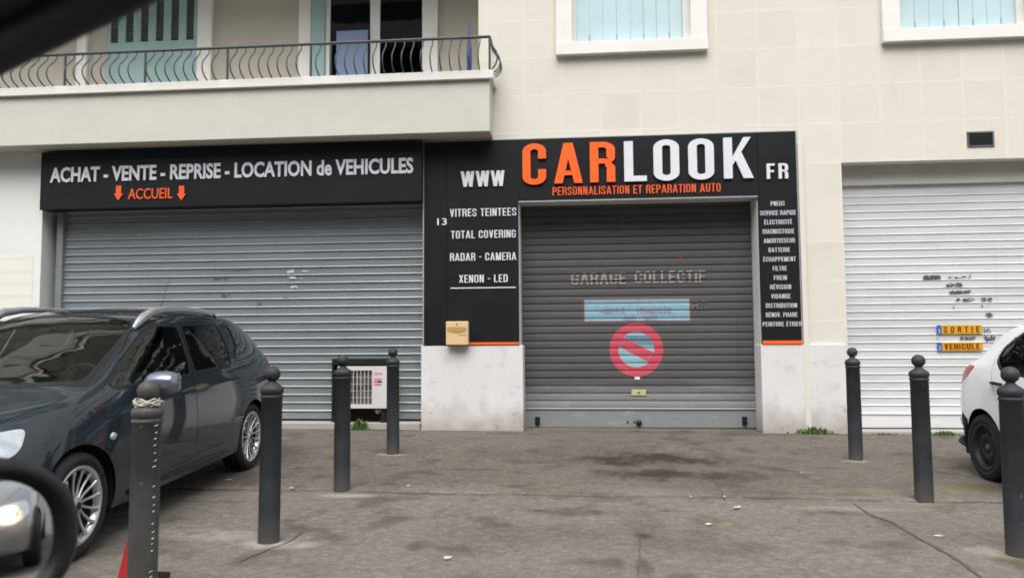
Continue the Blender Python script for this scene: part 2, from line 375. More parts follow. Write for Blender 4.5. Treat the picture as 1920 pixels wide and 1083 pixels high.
def pavement():
    dxs = .025
    xs = np.concatenate([np.arange(-40, -6.2, 1.3), np.arange(-6.2, 6.4, dxs), np.arange(6.4, 41, 1.3)])
    ys = np.concatenate([np.arange(-7.1, -6.4, .1), np.arange(-6.4, .45, dxs), [.5, 1.0, 3.0]])
    Xg, Yg = np.meshgrid(xs, ys); x = Xg.ravel(); y = Yg.ravel()
    edge = -3.47+.012*np.sin(x*2.1)+.02*np.interp(x, [-6, -3.4, -.5, 1.9, 6], [-.03, -.03, .02, -.04, -.05])
    n1 = fbm(x, y, .8, 4, 3.1); n2 = fbm(x, y, 3.2, 4, 9.7); n3 = fbm(x, y, 14, 2, 5.5)
    near = (np.abs(x) < 6.3) & (y > -6.5)
    z = 0.021*y-0.0045*(x+2.03)+.006*n1+.0025*n2+near*.0014*n3
    up = 1/(1+np.exp(-(y-edge)/.012)); z = z+.012*(up-1)
    z = z-.02*np.exp(-((y-edge)/.03)**2)*(np.clip(n2+.5, .15, 1))
    z = np.where(y < -6.9, z-.0, z)
    tone = np.clip(.12+.72*np.clip((y-edge+.1+.4*n1)/.35, 0, 1)+.3*np.clip(n1, 0, 1), 0, 1)
    def sp(px, py, rx, ry, s, k=1.0):   # a stain where it lies on the ground
        c = gnd(px, py); d = ((x-c[0])/rx)**2+((y-c[1])/ry)**2
        return s*np.clip((1.35-d+k*(n2*1.1+n3*.6+n1*.5))/1.7, 0, 1)**1.0
    stain = np.zeros(len(x))
    for a in ((1240, 862, .95, .40, .85), (1225, 890, .6, .3, .8), (1330, 890, .6, .3, .7), (1050, 850, 1.2, .5, .25), (1420, 860, .6, .3, .3), (960, 812, .40, .10, .8), (1400, 815, .5, .10, .5), (1110, 957, .45, .12, .6), (1010, 1000, .8, .3, .22), (1300, 1010, .5, .35, .3), (1210, 975, .25, .5, .3), (740, 872, .13, .05, .7), (1255, 953, .16, .04, .5), (1205, 1000, .07, .08, .7), (1210, 1060, .05, .2, .5), (1660, 780, .3, .2, .2),
              (510, 1052, .35, .07, .3), (1380, 1020, .3, .1, .25), (880, 880, .3, .06, .35), (1130, 935, .2, .05, .35), (1720, 905, .3, .1, .15), (1550, 925, .5, .06, .4), (1350, 850, .15, .05, .5), (250, 1020, .45, .25, .45), (420, 895, .7, .35, .45), (1870, 915, .4, .2, .5)):
        stain = np.maximum(stain, sp(*a))
    stain = np.maximum(stain, .75*np.exp(-((y-edge+.005)/.018)**2)*np.clip(.5+n2*1.2+.3*(np.abs(x) > 1.0), 0, 1))
    stain = np.maximum(stain, .55*np.clip(1-np.abs(y+.03)/.1, 0, 1)*np.clip(.55+n2, 0, 1))
    stain = np.maximum(stain, .42*np.clip(n2*1.9-.35, 0, 1)*(y > -6.3)); stain = np.maximum(stain, .5*np.clip(n3*2.2-.95, 0, 1)*np.clip(.4+n1*1.5, 0, 1)*near)
    moss = np.maximum.reduce([sp(1640, 918, .42, .11, .5), sp(1800, 915, .4, .14, .6), sp(1355, 972, .07, .17, .4, .4), sp(1750, 942, .2, .06, .5), sp(620, 922, .3, .04, .35), sp(1915, 1040, .25, .1, .4)])
    pale = np.zeros(len(x))
    for a in ((640, 925, .25, .07, .55), (737, 852, .16, .05, .5), (505, 1016, .28, .09, .6), (1605, 864, .16, .06, .5), (1735, 938, .3, .07, .45), (1890, 1030, .3, .12, .5), (420, 1000, .5, .15, .35), (1600, 950, .5, .08, .2)):
        pale = np.maximum(pale, sp(*a))
    nx, ny = len(xs), len(ys); idx = np.arange(nx*ny).reshape(ny, nx)
    f = np.stack([idx[:-1, :-1], idx[:-1, 1:], idx[1:, 1:], idx[1:, :-1]], -1).reshape(-1, 4)
    me = bpy.data.meshes.new('pavement'); me.from_pydata(np.stack([x, y, z], 1).tolist(), [], f.tolist())
    me.polygons.foreach_set('use_smooth', [True]*len(f))
    for nm, a in (('tone', tone), ('stain', stain), ('moss', moss), ('pale', pale)):
        at_ = me.attributes.new(nm, 'FLOAT', 'POINT'); at_.data.foreach_set('value', np.clip(a, 0, 1).astype(np.float32))
    me.materials.append(M['ground']); o = bpy.data.objects.new('pavement', me); COL.objects.link(o); tag(o, kind='structure'); return o
pave = pavement(); ORG['pavement'] = np.zeros(3)
b = MB(); b.box((-40, -7.28, -.5), (40, -7.1, gz(0, -7.1)+.004)); tag(b.build('kerb', M['concrete'], None, .02), kind='structure')
b = MB(); b.add([(-60, -60, -.30), (60, -60, -.30), (60, -7.2, -.30), (-60, -7.2, -.30)], [(0, 1, 2, 3)]); tag(b.build('road', M['road']), kind='structure')

def crack(pts, wd):
    P = [gnd(*p) for p in pts]; Q = []
    for a, c in zip(P[:-1], P[1:]):
        n = max(2, int(np.linalg.norm(c-a)/.03))
        for i in range(n): Q.append(a+(c-a)*i/n)
    b = MB(); vs = []
    for i, p in enumerate(Q):
        d = Q[min(i+1, len(Q)-1)]-Q[max(i-1, 0)]; s = np.array([-d[1], d[0], 0]); s /= np.linalg.norm(s)+1e-9
        o = .018*mnoise.noise(Vector(p*9)); ww = wd*(.35+.9*abs(mnoise.noise(Vector(p*23))))*(1 if 1 < i < len(Q)-2 else .2)
        for sg in (-1, 1):
            q = p+s*(o+sg*ww); z = 0.021*q[1]-0.0045*(q[0]+2.03)
            e = -3.47+.012*math.sin(q[0]*2.1); z += (-.012 if q[1] < e else 0)
            z += .006*mnoise.fractal(Vector((q[0]*.8+3.1, q[1]*.8-3.1, 3.1)), 1, 2, 4)+.0025*mnoise.fractal(Vector((q[0]*3.2+9.7, q[1]*3.2-9.7, 9.7)), 1, 2, 4)
            vs.append((q[0], q[1], z+.005))
    b.add(vs, [(2*i, 2*i+1, 2*i+3, 2*i+2) for i in range(len(Q)-1)]); return b.build('crack', M['crack'], pave)
crack([(1600, 940), (1625, 960), (1670, 975), (1720, 1005), (1780, 1035), (1830, 1070), (1850, 1090)], .019)
crack([(1095, 820), (1120, 838), (1160, 855)], .012)
crack([(1340, 905), (1355, 925), (1362, 940)], .010)
crack([(300, 936), (380, 937), (470, 938)], .008)
crack([(578, 936), (640, 934), (700, 933)], .006)
crack([(430, 1055), (500, 1030), (545, 1010), (572, 990)], .009)
crack([(1195, 985), (1200, 1020), (1196, 1083)], .008)
crack([(860, 940), (815, 960), (822, 990)], .004)

# ------------------------------------------------------------------ the building
LO, LTOP = -7.344, 2.975; LR = -2.02            # left opening
GL, GR, GTOP = -.745, 2.285, 2.95               # garage opening
WL, WR, WTOP = 3.335, 7.0, 3.358                # white shutter opening
LGR, LGB = -1.271, 4.46                          # loggia
blg = empty('apartment_building', (0, 0, 0), 'pale stone apartment building with ground floor garage shutters and a long balcony', 'building')
def wall(x0, x1, z0, z1, ops, Y, depth, name, mat, jm=None):
    xs = sorted({x0, x1, *[v for o in ops for v in o[:2] if x0 < v < x1]}); zs = sorted({z0, z1, *[v for o in ops for v in o[2:4] if z0 < v < z1]})
    b = MB(); j = MB()
    for xa, xb in zip(xs[:-1], xs[1:]):
        for za, zb in zip(zs[:-1], zs[1:]):
            cx, cz = (xa+xb)/2, (za+zb)/2
            if not any(o[0] < cx < o[1] and o[2] < cz < o[3] for o in ops):
                b.add([(xa, Y, za), (xb, Y, za), (xb, Y, zb), (xa, Y, zb)], [(0, 1, 2, 3)])
    for o in ops:
        a, c, d, e = o[:4]; dp = o[4]
        a, c = max(a, x0), min(c, x1); d, e = max(d, z0), min(e, z1)
        q = j if jm else b
        if a > x0: q.add([(a, Y, d), (a, Y, e), (a, Y+dp, e), (a, Y+dp, d)], [(0, 1, 2, 3)])
        if c < x1: q.add([(c, Y, d), (c, Y+dp, d), (c, Y+dp, e), (c, Y, e)], [(0, 1, 2, 3)])
        if e < z1: q.add([(a, Y, e), (c, Y, e), (c, Y+dp, e), (a, Y+dp, e)], [(0, 1, 2, 3)])
        if d > z0: q.add([(a, Y, d), (a, Y+dp, d), (c, Y+dp, d), (c, Y, d)], [(0, 1, 2, 3)])
    r = b.build(name, mat, blg)
    if jm: j.build('reveal', jm, blg)
    return r
w1 = (-.03, 1.50, 5.02, 6.45, .16); w2 = (4.09, 5.62, 5.02, 6.45, .16)
FLH = 2.95
upops = [(-14.2, LGR, LGB+FLH*k, LGB+FLH*k+2.3, 1.15) for k in range(1, 5)]
ops = upops+[(LO, LR, -.4, LTOP, .5), (GL, GR, -.4, GTOP, .5), (WL, WR, -.4, WTOP, .5), (-14.2, LGR, LGB, LGB+2.35, 1.15), w1, w2]
wall(-14, 14, -.4, 19.5, [o for o in ops], 0, .5, 'wall', M['stone'], M['jamb'])
# white painted wall left of the big shutter stands a little proud of the stone
b = MB(); b.box((-14, -.02, -.3), (LO, .0, 3.80)); b.build('painted_wall', M['white_wall'], blg)
t = NT('faded_notice_marks'); xx, yy, zz = t.xyz()
lines = t.math('GREATER_THAN', t.math('SINE', t.math('MULTIPLY', zz, 36)), .55)
M['notice'] = t.fin(t.mix(t.math('MULTIPLY', lines, .7), s8(220, 221, 211), s8(214, 213, 194)), .85, 0, .2)
a, c = at(-90, 598, -.02), at(63, 480, -.02); b = MB(); b.box((a[0], -.024, a[2]-.25), (c[0], -.02, c[2])); b.build('notice_ghost', M['notice'], blg)
# roof and inside so that nothing is see-through
b = MB(); b.box((-14, .02, 19.5), (14, 10, 19.7)); b.build('roof', M['concrete'], blg)
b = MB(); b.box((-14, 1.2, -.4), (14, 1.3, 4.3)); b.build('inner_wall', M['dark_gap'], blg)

# white rendered feet of the two piers
lp0, lp1 = at(789.5, 700, -.03)[0], at(980.5, 700, -.03)[0]
b = MB(); b.box((lp0, -.03, -.2), (lp1, .0, 1.083)); b.box((lp1-.028, .0, -.2), (lp1, .33, 1.083)); b.build('pier_foot', M['white_base'], blg, .006)
rp0, rp1 = at(1428.5, 720, -.03)[0], at(1588, 720, -.03)[0]
b = MB(); b.box((rp0, -.03, -.2), (rp1, .0, 1.075)); b.box((rp0, .0, -.2), (rp0+.03, .33, 1.075)); b.build('pier_foot', M['white_base'], blg, .006)
M['joint'] = plaster('pale_joint_filler', s8(214, 211, 200), .1)
b = MB(); b.box((at(1509, 700, -.035)[0], -.036, -.1), (at(1519, 700, -.035)[0], -.002, 3.62)); b.build('joint_cover', M['joint'], blg, .004)
# thresholds
b = MB(); b.box((LO+.002, -.01, -.15), (LR-.03, .45, .088)); b.build('threshold', M['concrete'], blg, .012)
b = MB(); b.box((WL+.002, -.015, -.15), (WR, .45, .008)); b.build('threshold', M['concrete'], blg, .01)
b = MB(); b.box((GL+.03, .02, -.2), (GR-.03, .45, -.028)); b.build('threshold', M['concrete'], blg, .01)
# lintel box behind the white shutter's top
b = MB(); b.box((WL+.002, .20, 3.10), (WR, .4, WTOP+.2)); b.build('lintel_box', M['render'], blg, .006)
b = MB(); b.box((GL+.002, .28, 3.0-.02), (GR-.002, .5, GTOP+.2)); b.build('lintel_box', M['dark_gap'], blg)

# rolling shutters -----------------------------------------------------
def shutter(x0, x1, z0, z1, Y, pitch, bead, mat, barh, groove=False):
    b = MB(); prof = [(0, z0), (0, z0+barh-.012), (-.012, z0+barh-.008), (-.016, z0+barh), (-.008, z0+barh+.012), (0, z0+barh+.016)]
    z = z0+barh+.016
    while z < z1:
        p = pitch; k = bead
        if groove: prof += [(-.004, z+p*.2), (-.004, z+p*.6), (.0, z+p-k*1.7), (k*.9, z+p-k*1.5), (k*1.2, z+p-k*.9), (k*.9, z+p-k*.3), (.0, z+p-k*.1)]
        else: prof += [(.0, z+p-k*2.1), (-k*.5, z+p-k*1.9), (-k*.95, z+p-k*1.3), (-k, z+p-k*.9), (-k*.75, z+p-k*.45), (-k*.2, z+p-k*.12), (.004, z+p-k*.05)]
        z += p
    vs = []; n = len(prof)
    NX = 24
    for i in range(NX+1):
        xx = x0+(x1-x0)*i/NX
        for q, (yy, zz_) in enumerate(prof):
            sag = .007*mnoise.noise(Vector((xx*.8, zz_*1.3, Y)))
            vs.append((xx, Y+yy+sag, zz_))
    fs = [(i*n+k, (i+1)*n+k, (i+1)*n+k+1, i*n+k+1) for i in range(NX) for k in range(n-1)]
    b.add(vs, fs); return b
sL = empty('rolling_shutter', (0, 0, 0)); sL.parent = blg; ORG[sL.name] = np.zeros(3)
shutter(LO+.19, LR-.0, .118, LTOP+.1, .2, .1075, .0155, M['sh_grey'], .105).build('curtain', M['sh_grey'], sL)
b = MB(); b.box((LO+.10, .14, .09), (LO+.19, .24, LTOP+.1)); b.build('guide_rail', M['sh_grey'], sL, .004)
b = MB(); b.box((LO+.2, .21, .09), (LR-.01, .24, .2)); b.build('bottom_gap', M['dark_gap'], sL)
for (px0, py0, px1, py1) in ((538, 505, 556, 512), (566, 506, 578, 510), (538, 518, 556, 523), (562, 520, 568, 523), (545, 535, 560, 541)):
    a, c = at(px0, py1, .197), at(px1, py0, .197); b = MB()
    for k in range(9):
        u0 = random.random(); v0 = random.random(); dw = (c[0]-a[0])*.22; dh = (c[2]-a[2])*.4
        xx = a[0]+(c[0]-a[0])*u0*.85; zz_ = a[2]+(c[2]-a[2])*v0*.6; yy = .191-.0003*k
        b.add([(xx, yy, zz_), (xx+dw, yy, zz_+dh*.1), (xx+dw*.8, yy, zz_+dh), (xx+dw*.2, yy, zz_+dh*.9)], [(0, 1, 2, 3)])
    b.build('paint_scrape', M['scrape_pale'], sL)
for (px0, py0, px1, py1) in ((395, 518, 428, 524), (412, 503, 470, 507), (415, 549, 434, 556), (484, 565, 492, 572), (530, 556, 545, 559)):
    a, c = at(px0, py1, .197), at(px1, py0, .197); b = MB()
    for k in range(7):
        xx = a[0]+(c[0]-a[0])*random.random()*.8; zz_ = a[2]+(c[2]-a[2])*random.random()*.5; dw = (c[0]-a[0])*.2; dh = (c[2]-a[2])*.45; yy = .191-.0003*k
        b.add([(xx, yy, zz_), (xx+dw, yy, zz_+dh*.2), (xx+dw*.9, yy, zz_+dh), (xx+dw*.1, yy, zz_+dh*.8)], [(0, 1, 2, 3)])
    b.build('paint_scrape', M['scrape'], sL)
sG = empty('rolling_shutter', (0, 0, 0)); sG.parent = blg; ORG[sG.name] = np.zeros(3)
shutter(GL+.004, GR-.004, .0, GTOP+.2, .35, .0985, .0098, M['sh_dark'], .24, True).build('curtain', M['sh_dark'], sG)
b = MB(); b.box((GL+.004, .33, -.03), (GR-.004, .42, .002)); b.build('bottom_gap', M['dark_gap'], sG)
for px in (1008, 1396): b = MB(); a = at(px, 788, .34); b.box((a[0]-.03, .322, a[2]-.05), (a[0]+.03, .349, a[2]+.05)); b.box((a[0]-.018, .30, a[2]-.03), (a[0]+.018, .322, a[2]+.0)); b.build('latch', M['black'], sG)
b = MB(); a = at(1198, 792, .34); b.lathe([(0, -.03), (.035, -.03), (.04, -.01), (.04, .0)], (a[0], .349, a[2]), (0, 1, 0), 14); b.build('latch', M['black'], sG)
for px in (1177, 1189): b = MB(); a = at(px, 791, .34); b.lathe([(0, -.006), (.012, -.006), (.014, .0)], (a[0], .349, a[2]), (0, 1, 0), 10); b.build('bolt', M['black'], sG)
a, c = at(1184, 741, .34), at(1211, 730, .34); b = MB(); b.box((a[0], .335, a[2]), (c[0], .349, c[2])); lk = b.build('lock_plate', M['brass'], sG, .003)
mid = (a+c)/2; b = MB(); b.lathe([(0, -.004), (.012, -.004), (.013, 0)], (mid[0], .335, mid[2]), (0, 1, 0), 12); b.build('keyhole', M['black'], sG)
a, c = at(1190, 711, .34), at(1200, 706, .34); b = MB(); b.box((a[0], .340, a[2]), (c[0], .349, c[2])); b.build('sticker', M['white_plastic'], sG)
a, c = at(1272, 485.5, .34), at(1278, 482, .34); b = MB(); b.box((a[0], .345, a[2]), (c[0], .3495, c[2])); b.build('sticker', M['red'], sG)
sW = empty('rolling_shutter', (0, 0, 0)); sW.parent = blg; ORG[sW.name] = np.zeros(3)
shutter(WL+.004, WR-.004, .02, 3.11, .25, .0985, .009, M['sh_white'], .175).build('curtain', M['sh_white'], sW)
b = MB(); b.box((WL+.004, .235, .006), (WR-.004, .28, .022)); b.build('bottom_gap', M['dark_gap'], sW)
def scrapes(boxes, Y, mat, parent, n=17, name='scrape_mark'):
    for (px0, py0, px1, py1, den) in boxes:
        b = MB(); a, c = at(px0, py1, Y), at(px1, py0, Y)
        for k in range(int(n*den)):
            w_ = (c[0]-a[0])*random.uniform(.06, .22); h_ = (c[2]-a[2])*random.uniform(.2, .55)
            xx = a[0]+(c[0]-a[0]-w_)*random.random(); zz_ = a[2]+(c[2]-a[2]-h_)*random.random(); yy = Y-.0002*k
            p = [(xx, yy, zz_), (xx+w_*.6, yy, zz_+h_*random.uniform(-.1, .2)), (xx+w_, yy, zz_+h_*.5), (xx+w_*random.uniform(.5, .9), yy, zz_+h_), (xx+w_*.15, yy, zz_+h_*.8)]
            b.add(p, [(0, 1, 2, 3, 4)])
        b.build(name, mat, parent)
scrapes([(1729, 515, 1764, 525, 3), (1776, 517, 1812, 523, 1), (1814, 513, 1821, 523, .6), (1772, 529, 1806, 538, 1.6), (1778, 543, 1824, 552, 1.8), (1790, 558, 1828, 566, 1.2), (1840, 556, 1861, 566, 1.4), (1786, 571, 1792, 580, .6), (1838, 570, 1854, 576, .4), (1848, 585, 1862, 596, 1.2), (1844, 614, 1858, 624, .8), (1800, 629, 1832, 637, 1.2), (1844, 628, 1868, 640, 1.2), (1755, 632, 1760, 638, .4), (1783, 588, 1788, 592, .4)], .242, M['scrape'], sW)

# vent grille in the wall above the white shutter
a, c = at(1814, 276, -.005), at(1863, 246, -.005); vg = empty('vent_grille', (0, 0, 0)); vg.parent = blg; ORG[vg.name] = np.zeros(3)
b = MB(); b.box((a[0], -.012, a[2]), (a[0]+.02, .0, c[2])); b.box((c[0]-.02, -.012, a[2]), (c[0], .0, c[2])); b.box((a[0]+.02, -.012, a[2]), (c[0]-.02, .0, a[2]+.02)); b.box((a[0]+.02, -.012, c[2]-.02), (c[0]-.02, .0, c[2])); b.build('frame', M['scrape'], vg)
b = MB(); b.box((a[0]+.02, -.004, a[2]+.02), (c[0]-.02, -.001, c[2]-.02))
for k in range(5): z = a[2]+.035+k*.032; b.box((a[0]+.02, -.010, z), (c[0]-.02, -.004, z+.010))
b.build('louvre', M['black'], vg)

# upper windows with white surrounds and pale blue shutters
def upper_window(x0, x1):
    wn = empty('window', (0, 0, 0)); wn.parent = blg; ORG[wn.name] = np.zeros(3)
    zb, zt = 4.86, 6.6; ix0, ix1 = x0+.21, x1-.21+.0; fz = 5.02
    b = MB(); b.box((x0, -.07, zb+.165), (ix0, .0, zt)); b.box((ix1, -.07, zb+.165), (x1, .0, zt)); b.box((ix0, -.07, 6.45), (ix1, .0, zt)); b.build('frame', M['white_trim'], wn, .006)
    b = MB(); b.box((x0-.003, -.085, zb), (x1+.003, .0, zb+.163)); b.build('sill', M['white_trim'], wn, .006)
    b = MB(); b.box((ix0, .02, fz), (ix0+.05, .12, 6.45)); b.build('shutter_jamb', M['jamb'], wn); b = MB(); b.box((ix1-.09, .02, fz), (ix1, .12, 6.45)); b.build('shutter_jamb', M['jamb'], wn)
    mid = (ix0+ix1)/2
    for q, (sa, sb) in enumerate(((ix0+.05, mid-.003), (mid+.003, ix1-.09))):
        b = MB(); n = 4; wd = (sb-sa)/n
        for k in range(n): b.box((sa+k*wd+.0015, .05, fz+.005), (sa+(k+1)*wd-.0015, .09, 6.45))
        b.box((sa+.002, .04, 5.9), (sb-.002, .0495, 6.0))
        lf = b.build('shutter_leaf', M['paleblue'], wn, .003)
        for k in (1, 2, 3):
            if k == 2: continue
            b = MB(); xx = sa+k*wd; b.box((xx-.008, .044, fz+.05), (xx+.008, .0485, fz+.14)); b.build('hinge_strap', M['strap'], wn); b = MB(); b.box((xx-.008, .044, fz+.75), (xx+.008, .0485, fz+.84)); b.build('hinge_strap', M['strap'], wn)
upper_window(-.238, 1.71); upper_window(3.88, 5.83)

# balcony -------------------------------------------------------------
BF = -.37; BR = -1.082
bal = empty('balcony', (0, 0, 0)); bal.parent = blg; ORG[bal.name] = np.zeros(3)
b = MB(); b.box((-14, BF, 3.795), (BR, -.0, 4.46)); b.build('parapet_beam', M['render'], bal, .008)
b = MB(); b.box((-14, BF-.05, 4.464), (BR+.05, .0, 4.575)); b.build('ledge', M['white_trim'], bal, .008)
b = MB(); b.box((-14, .0, 4.3), (LGR, 1.15, 4.455)); b.build('floor_slab', M['concrete'], bal)
# loggia back wall, door surrounds, shutters
YB = .95
def bx(px, py=60, Y=YB): return at(px, py, Y)[0]
b = MB(); b.box((-14, YB, 4.455), (LGR, YB+.15, 19.4)); b.build('balcony_wall', M['balcony_back'], blg)
for k in range(1, 5):
    ub = empty('balcony', (0, 0, 0)); ub.parent = blg; ORG[ub.name] = np.zeros(3); zk = FLH*k
    b = MB(); b.box((-14, BF, 3.795+zk), (BR, -.001, 4.46+zk)); b.build('parapet_beam', M['render'], ub)
    b = MB(); b.box((-14, BF-.05, 4.464+zk), (BR+.05, -.001, 4.575+zk)); b.build('ledge', M['white_trim'], ub)
    b = MB(); b.box((-14, 0.002, 4.3+zk), (LGR-.002, YB-.002, 4.455+zk)); b.build('floor_slab', M['concrete'], ub)
    for q in range(5): b = MB(); b.box((-12.6+q*2.4, YB-.03, 4.46+zk), (-11.2+q*2.4, YB-.002, 6.6+zk)); b.build('window', M['trim'], blg)
def surround(pa, pb):
    b = MB(); b.box((bx(pa), YB-.07, 4.456), (bx(pb), YB-.001, 6.78)); return b.build('door_surround', M['white_trim'], blg, .006)
for pa, pb in ((150, 168), (374, 400), (563, 586), (797, 822)): surround(pa, pb)
# closed teal louvred shutters
b0_, b1_ = bx(205), bx(374)-.002; n = 6; step = (b1_-b0_)/n
fs = empty('balcony_shutter', (0, 0, 0)); fs.parent = blg; ORG[fs.name] = np.zeros(3)
zl = at(250, 82, YB)[2]
b = MB(); b.box((b0_, YB-.055, 4.456), (b1_, YB-.015, zl)); 
for k in range(n+1):
    xx = b0_+k*step; b.box((max(b0_, xx-.06), YB-.055, zl), (min(b1_, xx+.06), YB-.015, 6.9))
b.build('leaf', M['teal'], fs, .003)
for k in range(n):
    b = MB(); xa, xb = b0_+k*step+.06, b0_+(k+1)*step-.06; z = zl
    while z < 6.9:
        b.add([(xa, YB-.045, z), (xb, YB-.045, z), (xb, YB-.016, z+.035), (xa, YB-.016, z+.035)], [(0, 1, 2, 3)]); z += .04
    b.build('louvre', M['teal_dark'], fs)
# glazed balcony door with an open shutter leaf
gd = empty('balcony_door', (0, 0, 0)); gd.parent = blg; ORG[gd.name] = np.zeros(3)
b = MB(); b.box((bx(588), YB-.10, 4.456), (bx(613), YB-.06, 6.9)); b.build('open_shutter', M['teal'], gd, .003)
b = MB()
for pa, pb in ((613, 621), (696, 714), (793, 797)): b.box((bx(pa), YB-.06, 4.456), (bx(pb), YB-.002, 6.9))
b.build('frame', M['white_trim'], gd, .004)
b = MB(); b.box((bx(621), YB-.012, 4.456), (bx(696), YB-.004, 6.9)); b.box((bx(714), YB-.012, 4.456), (bx(793), YB-.004, 6.9)); b.build('dim_room_sheet', M['room'], gd)  # flat sheets behind the glass, the room's dimness put into their colour
b = MB(); b.box((bx(621), YB-.03, 4.456), (bx(696), YB-.022, 6.9)); b.box((bx(714), YB-.03, 4.456), (bx(793), YB-.022, 6.9)); b.build('pane', M['pane'], gd)
# railing with bellied bars
rl = empty('railing', (0, 0, 0)); rl.parent = blg; ORG[rl.name] = np.zeros(3)
RY = -.35; RZ0 = 4.575; RZ1 = 5.03; RX = BR-.0
b = MB(); b.tube([(-14, RY, RZ1), (RX, RY, RZ1)], .020, 6); b.tube([(RX, RY, RZ1), (RX, .0, RZ1)], .018, 6); b.build('handrail', M['rail'], rl)
def bellyprof(z0, z1, d):
    pts = []
    for t_ in np.linspace(0, 1, 13):
        zz_ = z1+(z0-z1)*t_
        o = np.interp(t_, [0, .12, .3, .5, .7, .85, .95, 1], [0, .01, .42, .86, 1.0, .82, .45, .1]); pts.append((o*d, zz_))
    return pts
postx = [-13.64, -12.5, -11.37, -10.24, -9.1, -7.97, -6.84, -5.706, -4.566, -3.435, -3.17, -2.3]
postx = postx[:-1]+[RX]
bb = MB(); bb.tube([(postx[0], RY, RZ0), (postx[0], RY, RZ1)], .016, 6); post0 = bb.build('post', M['rail'], rl)
for x in postx[1:]:
    o = post0.copy(); COL.objects.link(o); o.location = (x-postx[0], 0, 0)
barset = []
xk = sorted(postx)
for xa, xb in zip(xk[:-1], xk[1:]):
    n = max(2, round((xb-xa)/.126))
    if xb-xa < .4: n = 2
    barset += [xa+(xb-xa)*k/n for k in range(1, n)]
def bar(pts):
    bb = MB(); bb.tube(pts, .009, 5, False); return bb
x0 = barset[0]; bar0 = bar([(x0, RY-o, z) for o, z in bellyprof(RZ0, RZ1-.01, .19)]).build('baluster', M['rail'], rl)
for x in barset[1:]:
    o = bar0.copy(); COL.objects.link(o); o.location = (x-x0, 0, 0)
sb0 = None
for k in range(1, 4):
    y_ = RY+.35*k/4
    if sb0 is None: sb0 = bar([(RX+o, y_, z) for o, z in bellyprof(RZ0, RZ1-.01, .13)]).build('baluster', M['rail'], rl); y0_ = y_
    else: o = sb0.copy(); COL.objects.link(o); o.location = (0, y_-y0_, 0)
bar([(RX+o*.7, RY-o*.7, z) for o, z in bellyprof(RZ0, RZ1-.01, .16)]).build('baluster', M['rail'], rl)

# things on the balcony
p = at(880, 131, -.1); p[2] = 4.58; tp = at(880, 44, -.1)
b = MB(); zz_ = 4.577; top = tp[2]
b.lathe([(0, 0), (.02, 0), (.03, .04), (.036, .3), (.03, .42), (.02, .52), (.016, .56), (.012, top-zz_-.01), (0, top-zz_)], (p[0], -.1, zz_), (0, 0, 1), 10)
o = b.build('folded_parasol', M['blue']); rebase(o, (p[0], -.1, zz_)); tag(o, 'slim folded blue parasol standing at the right end of the balcony railing', 'parasol')
a, c = at(631, 135, YB-.14), at(690, 57, YB-.14); b = MB(); b.box((a[0], YB-.16, 4.456), (c[0], YB-.12, c[2]))
o = b.build('blue_panel', M['bluegrey'], None, .006); rebase(o, ((a[0]+c[0])/2, YB-.14, 4.456)); tag(o, 'grey blue panel standing in front of the dark balcony door', 'panel')

